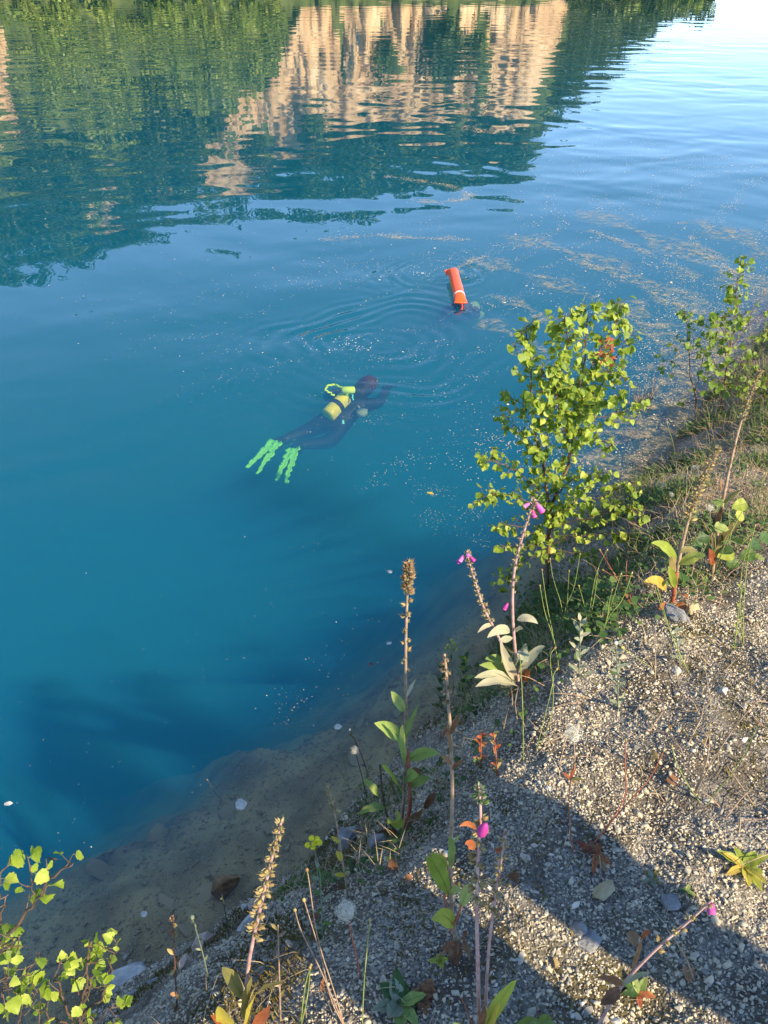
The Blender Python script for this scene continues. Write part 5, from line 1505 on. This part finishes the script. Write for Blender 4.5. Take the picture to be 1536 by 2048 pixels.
# ================================================================== BIRCH SAPLINGS
def birch_leaves(mats, L, W, name='leaf'):
    out = []
    for k in range(5):
        random.seed(60 + k)
        out.append(leaf_shape(name, mats, L, W, serr=.10, fold=.12 + .1 * k, curl=.05 + .06 * k, tip=1.5, n=8, petiole=.35, pr=L * .016))
    return out
def grow(label, name, base, polys, n_leaf, leaf_px, mats, twig_m, seed, r0=.010, spread=.22, max_parts=300, leaf_from=.25, twig=.10, bare=(), dens=None, base_pt=None, group=None, stuff_mat=None, cat='tree', tw=.05):
    """polys: branches as frame polylines with depth offsets at start and end; the first is the trunk.
    every branch is its own tapering part; leaves sit on twigs along the branches"""
    random.seed(seed)
    b = base_pt if base_pt is not None else hit_bank(*base)
    t = thing(name, label, cat, b, group)
    m = pxm(b)
    LL = leaf_px * m
    meshes = birch_leaves(mats, LL, LL * 1.05)
    spots = []
    twigs = MB()
    for bi, (pts, d0, d1, ra, rb) in enumerate(polys):
        n = len(pts)
        P = [at_y(x, y, b.y + d0 + (d1 - d0) * i / max(1, n - 1)) for i, (x, y) in enumerate(pts)]
        if bi == 0: P[0] = b - Vector((0, 0, .03))
        for _ in range(2):
            N = [P[0]]
            for p, q in zip(P[:-1], P[1:]): N += [p.lerp(q, .25), p.lerp(q, .75)]
            N.append(P[-1]); P = N
        P = [p + Vector((random.gauss(0, .003), random.gauss(0, .003), random.gauss(0, .003))) * min(1, i) for i, p in enumerate(P)]
        mb = MB(); mb.tube(P, [ra + (rb - ra) * i / (len(P) - 1) for i in range(len(P))], 7 if ra > .004 else 5)
        mb.build('trunk' if bi == 0 else 'branch', M['bark'] if ra > .005 else twig_m, t)
        if bi in bare: continue
        length = sum((P[i + 1] - P[i]).length for i in range(len(P) - 1))
        w_ = (dens[bi] if dens else 1.0)
        k_tw = max(2, int(length / tw * w_))
        for k in range(k_tw):
            tt = leaf_from + (1 - leaf_from) * (k + random.random()) / k_tw
            if bi == 0: tt = .55 + .45 * random.random()
            p, d = along(P, min(.999, tt))
            o = Vector((random.gauss(0, 1), random.gauss(0, 1), random.gauss(.15, .8))).normalized()
            tl = twig * random.uniform(.4, 1.3) * (1.15 - .4 * tt)
            e = p + (o + d * .7).normalized() * tl
            mid = p.lerp(e, .5) + Vector((0, 0, -.006))
            twigs.tube([p, mid, e], [.0013, .0010, .0006], 4, cap=False)
            for j in range(random.choice([2, 3, 3, 4]) + (2 if tw > .08 else 0)):
                f_ = random.uniform(.25, 1.0)
                spots.append((p.lerp(mid, f_ * 2) if f_ < .5 else mid.lerp(e, f_ * 2 - 1), o))
        spots.append((P[-1], (P[-1] - P[-2]).normalized()))
    tw = twigs.build('twigs', twig_m, t); tw['kind'] = 'stuff'
    random.shuffle(spots)
    if len(spots) > n_leaf: spots = spots[:n_leaf]
    sunv = sd
    def place(p, o):
        hang = Vector((o.x * .8 + random.gauss(0, .35), o.y * .8 + random.gauss(0, .35), -.55 + random.gauss(0, .4))).normalized()
        nrm = (sunv * .7 + Vector((random.gauss(0, .6), random.gauss(0, .6), random.gauss(.5, .5))))
        z = (nrm - hang * nrm.dot(hang)).normalized(); y = z.cross(hang)
        s_ = random.uniform(.55, 1.25)
        return Matrix.Translation(p) @ Matrix((hang, y, z)).transposed().to_4x4() @ Matrix.Diagonal((s_, s_, s_, 1))
    placed = [(place(p, o), random.randrange(5)) for p, o in spots]
    placed.sort(key=lambda q: q[0].translation.y)          # the nearest ones become parts
    T = Matrix.Translation(-b)
    for Mx, v in placed[:max_parts]:
        o = bpy.data.objects.new('leaf', meshes[v]); COL.objects.link(o); o.parent = t
        o.matrix_basis = T @ Mx
    rest = placed[max_parts:]
    if rest:
        Vv, Ff, Rr = [], [], []; off = 0
        data = []
        for me in meshes:
            co = np.zeros(len(me.vertices) * 3); me.vertices.foreach_get('co', co); data.append((co.reshape(-1, 3), [tuple(pp.vertices) for pp in me.polygons]))
        for Mx, v in rest:
            A_ = np.array(T @ Mx); co, fc = data[v]
            Vv.append(co @ A_[:3, :3].T + A_[:3, 3]); Ff += [tuple(i + off for i in f_) for f_ in fc]; off += len(co)
            Rr.append(np.full(len(co), random.random()))
        o = np_mesh('foliage', np.concatenate(Vv), np.array(Ff), stuff_mat or M['birch_stuff'], kind='stuff', smooth=True, attr={'rnd': np.concatenate(Rr)}, parent=t)
    print(label, len(placed))
    return t
def Z(pts, ox, oy, s): return [(ox + x / s, oy + y / s) for x, y in pts]
z4 = lambda *p: Z(p, 900, 560, 2.415)
M['bl'] = [M['birch'], M['stem_green']]
main = [
    (z4((470, 1330), (478, 1200), (487, 1080), (515, 1045), (570, 930), (600, 830), (630, 720)), 0, .04, .012, .0065),
    (z4((630, 720), (650, 600), (700, 450), (760, 330), (850, 200), (865, 110)), .04, .10, .0065, .0015),
    (z4((487, 1090), (455, 960), (440, 860), (400, 760), (385, 620), (372, 400), (356, 290), (352, 225)), 0, -.08, .008, .0014),
    (z4((452, 960), (458, 800), (500, 640), (560, 450), (590, 300), (575, 180)), -.02, -.16, .005, .0012),
    (z4((635, 700), (655, 500), (690, 300), (672, 130)), .04, -.06, .005, .0012),
    (z4((650, 620), (760, 520), (850, 400), (930, 240)), .04, .16, .004, .0012),
    (z4((600, 830), (560, 700), (520, 560), (500, 420)), .03, -.22, .004, .0012),
    (z4((640, 680), (780, 660), (890, 640), (990, 590)), .04, .05, .003, .001),
    (z4((620, 740), (720, 760), (840, 800)), .03, -.12, .003, .001),
    (z4((430, 830), (330, 740), (230, 655)), -.03, -.06, .003, .001),
    (z4((388, 630), (300, 580), (240, 560)), -.06, -.02, .0026, .001),
    (z4((374, 430), (320, 400), (280, 300)), -.08, -.10, .0022, .001),
    (z4((700, 450), (780, 430), (900, 470)), .07, -.02, .003, .001),
    (z4((660, 560), (560, 520), (440, 460)), .04, -.20, .003, .001),
    (z4((640, 640), (740, 600), (860, 560)), .04, -.18, .003, .001),
    (z4((590, 300), (540, 290), (505, 240)), -.1, -.06, .0022, .001),
    (z4((470, 700), (420, 640), (420, 540)), -.06, -.2, .003, .001),
    (z4((500, 1060), (590, 960), (700, 940), (790, 930)), 0, -.14, .004, .001),
    (z4((485, 1090), (400, 1000), (300, 930), (200, 880), (120, 870)), 0, -.08, .004, .001),
    (z4((480, 1150), (380, 1080), (250, 1030), (105, 1050)), 0, -.18, .004, .001),
    (z4((490, 1150), (600, 1090), (750, 1060), (880, 1000), (940, 1010)), 0, -.05, .004, .001),
    (z4((485, 1200), (620, 1160), (760, 1140), (900, 1080), (950, 1120)), 0, -.16, .004, .001),
    (z4((478, 1240), (380, 1230), (300, 1180), (215, 1190)), 0, -.12, .003, .001),
    (z4((478, 1280), (600, 1240), (750, 1230), (870, 1220), (950, 1240)), 0, -.14, .003, .001),
    (z4((474, 1320), (370, 1330), (280, 1400), (195, 1470)), 0, -.10, .003, .001),
    (z4((474, 1330), (560, 1310), (700, 1330), (830, 1370)), 0, -.10, .003, .001),
    (z4((480, 1230), (400, 1290), (300, 1290), (240, 1280)), 0, -.2, .003, .001),
    (z4((480, 1180), (540, 1100), (620, 1080), (690, 1000)), 0, -.22, .003, .001),
]
dn = [.6, 1.5, 1.1, 1.4, 1.5, 1.5, 1.5, 1.1, 1.4, 1.1, 1.1, 1.0, 1.5, 1.5, 1.5, 1.1, 1.4, 1.1, 1.1, 1.1, 1.2, 1.2, 1.1, 1.1, 1.0, 1.0, 1.0, 1.1]
main = [([(1097 + (x - 1097) * .87, y) for x, y in pts_], *rest_) for (pts_, *rest_) in main]
birch = grow('bushy young birch with bright green leaves at the water edge, right of centre', 'birch_sapling', (1095, 1188), main, 2400, 11.6, M['bl'], M['twig'], 71, dens=dn, twig=.075, leaf_from=.08, tw=.0145)
# a spray of dead red leaves in its crown
mb = MB(); random.seed(77)
bp = world_loc(birch)
for k in range(26):
    q = at_y(1215 + random.gauss(0, 9), 705 + random.gauss(0, 13), bp.y - .16 + random.gauss(0, .03))
    d = Vector((random.gauss(0, 1), random.gauss(0, 1), random.gauss(-.3, 1))).normalized() * random.uniform(.018, .035)
    mb.blade(bez(q, q + d, Vector((0, 0, .006)), 5), lance(.012, 5), (random.gauss(0, 1), -1, 1), wave=.5)
o = mb.build('dead_leaf_spray', M['rusty'], birch); o['kind'] = 'stuff'; o['label'] = 'spray of withered red leaves in the crown'

z5 = lambda *p: Z(p, 1236, 500, 5.12)
M['blp'] = [M['birch_pale'], M['stem_green']]
right = [
    (z5((1060, 1640), (1080, 1450), (1110, 1250), (1150, 1000), (1190, 850), (1215, 600), (1215, 350), (1270, 150)), 0, .1, .011, .001),
    (z5((1170, 970), (1350, 750), (1520, 620), (1700, 520)), 0, .1, .005, .001),
    (z5((1330, 770), (1400, 560), (1480, 470), (1560, 380)), .03, .1, .003, .001),
    (z5((1160, 960), (1060, 800), (1000, 720), (880, 700)), 0, -.1, .004, .001),
    (z5((1190, 850), (1250, 700), (1320, 620)), .03, -.1, .003, .001),
    (z5((1200, 700), (1130, 660), (1060, 690)), .04, -.05, .003, .001),
    (z5((1130, 1100), (1040, 980), (960, 870), (900, 900)), 0, -.15, .004, .001),
    (z5((1120, 1180), (1240, 1100), (1400, 920), (1530, 830)), 0, .05, .004, .001),
    (z5((1105, 1280), (1010, 1200), (960, 1100)), 0, -.2, .004, .001),
    (z5((1100, 1300), (1000, 1330), (910, 1310)), 0, -.15, .004, .001),
    (z5((1100, 1320), (1220, 1220), (1380, 1180)), 0, -.1, .004, .001),
    (z5((1090, 1380), (1210, 1360), (1330, 1370)), 0, -.2, .004, .001),
    (z5((1080, 1420), (1200, 1480), (1300, 1460), (1420, 1420)), 0, -.1, .003, .001),
    (z5((1130, 1120), (1160, 1000), (1090, 860)), 0, -.25, .003, .001),
    (z5((1400, 1420), (1480, 1480), (1560, 1400)), -.1, -.05, .003, .001),
    (z5((1215, 600), (1240, 540), (1225, 490)), .06, .05, .002, .001),
    (z5((1215, 350), (1170, 260), (1190, 120)), .08, .1, .002, .0006),
    (z5((1260, 180), (1370, 90), (1450, 20)), .1, .1, .002, .0006),
]
grow('yellow-green sapling with bare twigs on top at the right edge of the shore', 'birch_sapling', (1443, 822), right, 420, 10.5, M['blp'], M['twig'], 72, max_parts=240, bare=(1, 2, 16, 17), twig=.13, leaf_from=.2, tw=.034)
thin = [
    (z5((820, 1680), (790, 1430), (735, 1310), (725, 1000), (705, 700), (695, 640)), 0, .05, .008, .001),
    (z5((790, 1440), (840, 1280), (880, 1050), (940, 980)), 0, -.05, .004, .001),
    (z5((722, 1270), (650, 1200), (580, 1150), (480, 1120)), 0, -.06, .003, .001),
    (z5((710, 1140), (640, 1080), (590, 1010), (560, 900)), 0, .05, .002, .001),
    (z5((740, 1310), (640, 1270), (540, 1250), (480, 1230)), 0, .04, .002, .001),
    (z5((720, 1000), (770, 930), (820, 870)), .02, 0, .002, .001),
    (z5((725, 1080), (780, 1050), (860, 1080)), .02, 0, .002, .001),
    (z5((705, 760), (760, 740), (780, 800)), .04, .03, .002, .001),
    (z5((800, 1520), (860, 1440), (900, 1400)), 0, -.03, .003, .001),
    (z5((790, 1540), (720, 1560), (660, 1560)), 0, -.03, .003, .001),
]
grow('spindly forked sapling with sparse tiny leaves standing in the shallows', 'birch_sapling', (1396, 830), thin, 120, 7.5, M['blp'], M['twig'], 73, twig=.07, leaf_from=.3)

z7 = lambda *p: Z(p, 0, 1500, 3.072)
low = [
    (z7((120, 2250), (60, 1900), (-120, 1500), (-60, 1250), (0, 1180)), 0, -.05, .008, .004),
    (z7((0, 1180), (100, 1080), (200, 950), (350, 770), (450, 700)), -.05, -.1, .004, .001),
    (z7((-100, 1550), (30, 1450), (150, 1390), (245, 1235)), -.02, -.1, .003, .001),
    (z7((-20, 1200), (25, 1000), (40, 900)), -.05, -.06, .002, .001),
    (z7((-100, 1400), (-20, 1100), (0, 750)), -.05, -.1, .003, .001),
    (z7((-60, 1300), (40, 1200), (110, 1130)), -.05, -.12, .002, .001),
    (z7((60, 1900), (120, 1600), (230, 1480)), 0, -.1, .003, .001),
    (z7((-80, 1600), (10, 1500), (60, 1400)), 0, -.12, .003, .001),
    (z7((190, 900), (195, 800), (200, 745)), -.08, -.1, .0015, .0008),
]
wl_ = grow('birch branch with sunlit green leaves reaching in from the lower left', 'birch_sapling', (20, 2230), low, 85, 17, M['bl'], M['twig'], 74, twig=.05, leaf_from=.35, tw=.085)
low2 = [
    (z7((440, 2050), (470, 1800), (520, 1500), (535, 1350), (545, 1180)), 0, -.03, .005, .001),
    (z7((480, 1760), (380, 1500), (330, 1420), (370, 1300)), 0, -.06, .003, .001),
    (z7((500, 1640), (640, 1520), (690, 1320), (722, 1190)), 0, -.04, .003, .001),
    (z7((480, 1750), (340, 1650), (230, 1600)), 0, -.1, .003, .001),
    (z7((500, 1700), (620, 1650), (700, 1560)), 0, -.1, .003, .001),
    (z7((515, 1560), (460, 1430), (420, 1320)), 0, -.05, .002, .001),
    (z7((470, 1800), (560, 1720), (660, 1720)), 0, -.12, .003, .001),
    (z7((460, 1850), (330, 1780), (180, 1720)), 0, -.12, .003, .001),
    (z7((470, 1800), (480, 1620), (560, 1440)), 0, -.1, .003, .001),
]
grow('low leafy birch seedling among pale slabs at the bottom left', 'birch_sapling', (145, 2170), low2, 120, 14.5, [M['birch'], M['stem_green']], M['twig'], 75, twig=.05, leaf_from=.2, tw=.085)

# broad-leaved clump on the right, near the dried stalks
random.seed(80)
bc = Plant('bramble', 'clump of broad green leaves behind the two dried stalks at right', 'plant', (1440, 1146))
z6 = lambda x, y: (1236 + x / 5.12, 850 + y / 5.12)
for (x, y, w, mt) in ((870, 1160, 130, 'dark_leaf'), (1100, 1330, 150, 'lime_leaf'), (780, 1480, 130, 'dark_leaf'), (650, 1550, 120, 'dark_leaf'), (1390, 1230, 140, 'dark_leaf'), (1500, 1150, 130, 'dark_leaf'), (1250, 940, 120, 'lime_leaf'), (1240, 830, 130, 'lime_leaf'),
        (1210, 1190, 110, 'lime_leaf'), (1020, 800, 90, 'fox_leaf'), (1060, 1060, 120, 'fox_leaf'), (1320, 1340, 140, 'dark_leaf'), (940, 1300, 120, 'dark_leaf'), (1180, 1420, 120, 'dark_leaf'), (1440, 1380, 110, 'fox_leaf'), (1090, 1180, 110, 'dark_leaf'), (820, 1250, 100, 'dark_leaf'), (1350, 1080, 110, 'fox_leaf')):
    px, py = z6(x, y)
    dy = random.uniform(-.12, .12)
    c0 = at_y(px, py, bc.Y + dy); wm = w / 5.12 * pxm(c0)
    a = random.random() * 6.3
    d = Vector((math.cos(a), math.sin(a) * .6, random.uniform(-.5, .1))).normalized() * wm * .6
    add_leaf(bc.t, c0 - d, c0 + d, wm * 1.05, M[mt], Vector((0, 0, wm * .12)), Vector((.3, -.6, .8)), tip=.62, wave=.12)
    g = on_bank(c0.x, c0.y + .05)
    mb = MB(); mb.tube([bc.b.lerp(g, .6) + Vector((0, 0, -.01)), (bc.b.lerp(g, .6) + c0) / 2 + Vector((0, 0, .02)), c0 - d], .0018, 4); mb.build('leaf_stalk', M['stem_green'], bc.t)
# tuft of dead stems standing in the shallows
tf = Plant('dead_tuft', 'tuft of dead tan stems on a small islet beside the birch crown', 'plant', (1268, 872))
random.seed(81)
mb = MB()
for k in range(46):
    p0 = tf.P(1268 + random.gauss(0, 10), 876 + random.gauss(0, 4), random.gauss(0, .06)); p0.z = max(p0.z, -.03)
    p1 = p0 + Vector((random.gauss(0, .07), random.gauss(0, .05), random.uniform(.06, .26)))
    mb.tube([p0, p0.lerp(p1, .5) + Vector((random.gauss(0, .015), 0, 0)), p1], [.003, .002, .001], 4)
o = mb.build('stems', M['stem_tan'], tf.t); o['kind'] = 'stuff'
mb = MB(); mb.blob(tf.P(1268, 880), (.14, .12, .07), n=10, rings=6, jit=.4); mb.build('root_clump', M['bark'], tf.t)

# ================================================================== GROUND COVER: grass, straw, herbs, moss (nobody could count it)
def blades(name, spots, mat, label, h, w, bend=.5):
    """spots: (point, scale); each is a 3-segment curved blade"""
    V, F, Rn = [], [], []
    off = 0
    for p, s_ in spots:
        a = random.random() * 6.283; hh = h * s_ * random.uniform(.5, 1.3)
        d = Vector((math.cos(a), math.sin(a), 0)); sd2 = Vector((-d.y, d.x, 0)) * (w * s_ * .5)
        b_ = bend * random.uniform(.2, 1.6); rn = random.random()
        for i, t in enumerate((0, .4, .75, 1.0)):
            c_ = p + d * (hh * b_ * t * t) + Vector((0, 0, hh * t * (1 - .35 * b_ * t)))
            ww = (1, .9, .6, .12)[i]
            V += [c_ - sd2 * ww, c_ + sd2 * ww]; Rn += [rn, rn]
            if i: F.append((off + 2 * i - 2, off + 2 * i - 1, off + 2 * i + 1, off + 2 * i))
        off += 8
    return np_mesh(name, [tuple(v) for v in V], F, mat, kind='stuff', label=label, smooth=True, attr={'rnd': Rn})
def herbs(name, spots, mat, label, size):
    """little oval leaves"""
    V, F, Rn = [], [], []; off = 0
    for p, s_ in spots:
        a = random.random() * 6.283; l_ = size * s_ * random.uniform(.5, 1.3)
        d = Vector((math.cos(a), math.sin(a), random.uniform(-.2, .8))).normalized(); n_ = Vector((random.gauss(0, .5), random.gauss(0, .5), 1)).normalized()
        sd2 = d.cross(n_).normalized(); rn = random.random()
        for (t, q) in ((0, .0), (.35, .42), (.35, -.42), (.7, .36), (.7, -.36), (1.0, 0)):
            V.append(p + d * l_ * t + sd2 * l_ * q - Vector((0, 0, l_ * .15 * t * t))); Rn.append(rn)
        F += [(off, off + 1, off + 3, off + 5), (off, off + 5, off + 4, off + 2)]
        off += 6
    return np_mesh(name, [tuple(v) for v in V], F, mat, kind='stuff', label=label, smooth=True, attr={'rnd': Rn})
random.seed(91)
def scatter(n, us_, ss_, dens, tries=40):
    out = []
    for k in range(n * tries):
        if len(out) >= n: break
        u = random.uniform(*us_); s = random.uniform(*ss_)
        q = P0 + DU * u + DS * s
        z = bank_z(q.x, q.y)
        if z < .005: continue
        p = Vector((q.x, q.y, z))
        if not in_view(p, 200): continue
        if random.random() < dens(u, s, q.x, q.y): out.append(p)
    return out
def slope_d(u, s, x, y):
    """vegetated zone: the slope beyond the gravel top, from the birch to the right edge"""
    a = min(1, max(0, (u - 1.05) / .5)); lim = .80 + .16 * u
    return a * max(0, min(1, (lim - s) / .25)) * max(0, .55 + 1.0 * fbm(x * 2.2, y * 2.2, 41.0, 3))
def lip_d(u, s, x, y):
    return max(0, fbm(x * 2.6, y * 2.6, 43.0, 3) + .05) * min(1, max(0, (1.0 - s) / .4))
S1 = scatter(11000, (1.0, 9.5), (0, 3.0), slope_d)
blades('dry_grass', [(p, random.uniform(.5, 1.2)) for p in S1], M['straw'], 'dry straw-coloured grass on the bank slope', .085, .0026, .9)
S2 = scatter(4500, (1.0, 9.5), (0, 3.0), lambda u, s, x, y: slope_d(u, s, x, y) * max(0, .45 + 1.6 * fbm(x * 1.7, y * 1.7, 44.0, 3)))
blades('green_grass', [(p, random.uniform(.5, 1.3)) for p in S2], M['grass'], 'green grass blades on the bank slope', .13, .0036, .5)
S3 = scatter(14000, (.6, 9.5), (0, 2.5), lambda u, s, x, y: (slope_d(u, s, x, y) + .25 * lip_d(u, s, x, y)) * max(0, .3 + 1.9 * fbm(x * 2.3, y * 2.3, 45.0, 3)))
herbs('herb_cover', [(p + Vector((0, 0, random.uniform(.005, .06))), random.uniform(.6, 1.3)) for p in S3], M['herb'], 'low leafy herbs on the bank slope', .022)
# dark green bush below the birch
bb = []
for k in range(1500):
    px, py = random.gauss(1150, 52), random.gauss(1228, 30)
    if py > 1330 or px < 1035: continue
    g = hit_bank(px, py)
    bb.append((g + Vector((random.gauss(0, .02), random.gauss(0, .02), random.uniform(.0, .13))), random.uniform(.7, 1.4)))
herbs('low_shrub_leaves', bb, M['herb'], 'dark green undergrowth below the birch', .026)
S4 = scatter(13000, (-1.0, 3.5), (.05, 2.0), lambda u, s, x, y: max(0, fbm(x * 2.2, y * 2.2, 17.0, 3) + .02) * (1.4 if s < .9 else .35))
blades('moss', [(p, random.uniform(.6, 1.2)) for p in S4], M['mossy'], 'brown-green moss between the stones', .016, .005, .8)
S5 = scatter(3200, (-1.0, 4.0), (.3, 2.2), lambda u, s, x, y: max(.04, fbm(x * 1.6, y * 1.6, 47.0, 3)))
blades('straw_litter', [(p, random.uniform(.5, 1.2)) for p in S5], M['straw'], 'scattered straw and short dry shoots on the gravel', .055, .0020, 1.1)
# brown and green growth crowding the lip of the bank behind the central plants
def lip2(u, s, x, y):
    return max(0, .35 + 1.3 * fbm(x * 3.0, y * 3.0, 61.0, 3)) * max(0, min(1, (.72 - s) / .15)) * max(0, min(1, (s - .12) / .15))
S6 = scatter(2600, (.15, 1.7), (.1, .8), lip2)
blades('withered_grass', [(p, random.uniform(.5, 1.3)) for p in S6[:1500]], M['straw'], 'withered brown grass on the lip of the bank', .075, .0024, .9)
herbs('lip_herbs', [(p + Vector((0, 0, random.uniform(.004, .05))), random.uniform(.5, 1.1)) for p in S6[1000:]], M['herb'], 'small dark herbs on the lip of the bank', .020)
# grey twiggy litter on the slope
mb = MB()
for p in scatter(2000, (.6, 8), (0, 2.2), lambda u, s, x, y: max(.1, slope_d(u, s, x, y))):
    a = random.random() * 6.3; l_ = random.uniform(.05, .18)
    q = p + Vector((math.cos(a) * l_, math.sin(a) * l_, random.uniform(.0, .08)))
    mb.tube([p, p.lerp(q, .5) + Vector((random.gauss(0, .01), random.gauss(0, .01), .015)), q], [.0018, .0014, .0007], 4, cap=False)
o = mb.build('twig_litter', M['stem_tan'], origin=(0, 0, 0)); tag(o, 'dead twigs strewn over the bank slope', kind='stuff')

# withered leaves lying on the bank, each by itself, parts of the ground
lm = [leaf_shape('fallen_leaf', [M[k_], M[k_]], .035, .030, serr=.12, fold=.5, curl=.25, petiole=.2, n=6) for k_ in ('dead', 'dead', 'olive_leaf', 'dead')]
random.seed(101)
for k in range(30):
    px, py = random.uniform(560, 1420), random.uniform(1180, 2040)
    if py < 1930 - .98 * (px - 350): continue
    p = hit_bank(px, py)
    if p.z < .03: continue
    o = bpy.data.objects.new('fallen_leaf', lm[k % 4]); COL.objects.link(o); o.parent = ground
    o.location = p + Vector((0, 0, .010)); o.rotation_euler = (random.gauss(0, .5), random.gauss(0, .5), random.random() * 6.3)
    s_ = random.uniform(.5, 1.15); o.scale = (s_, s_, s_)
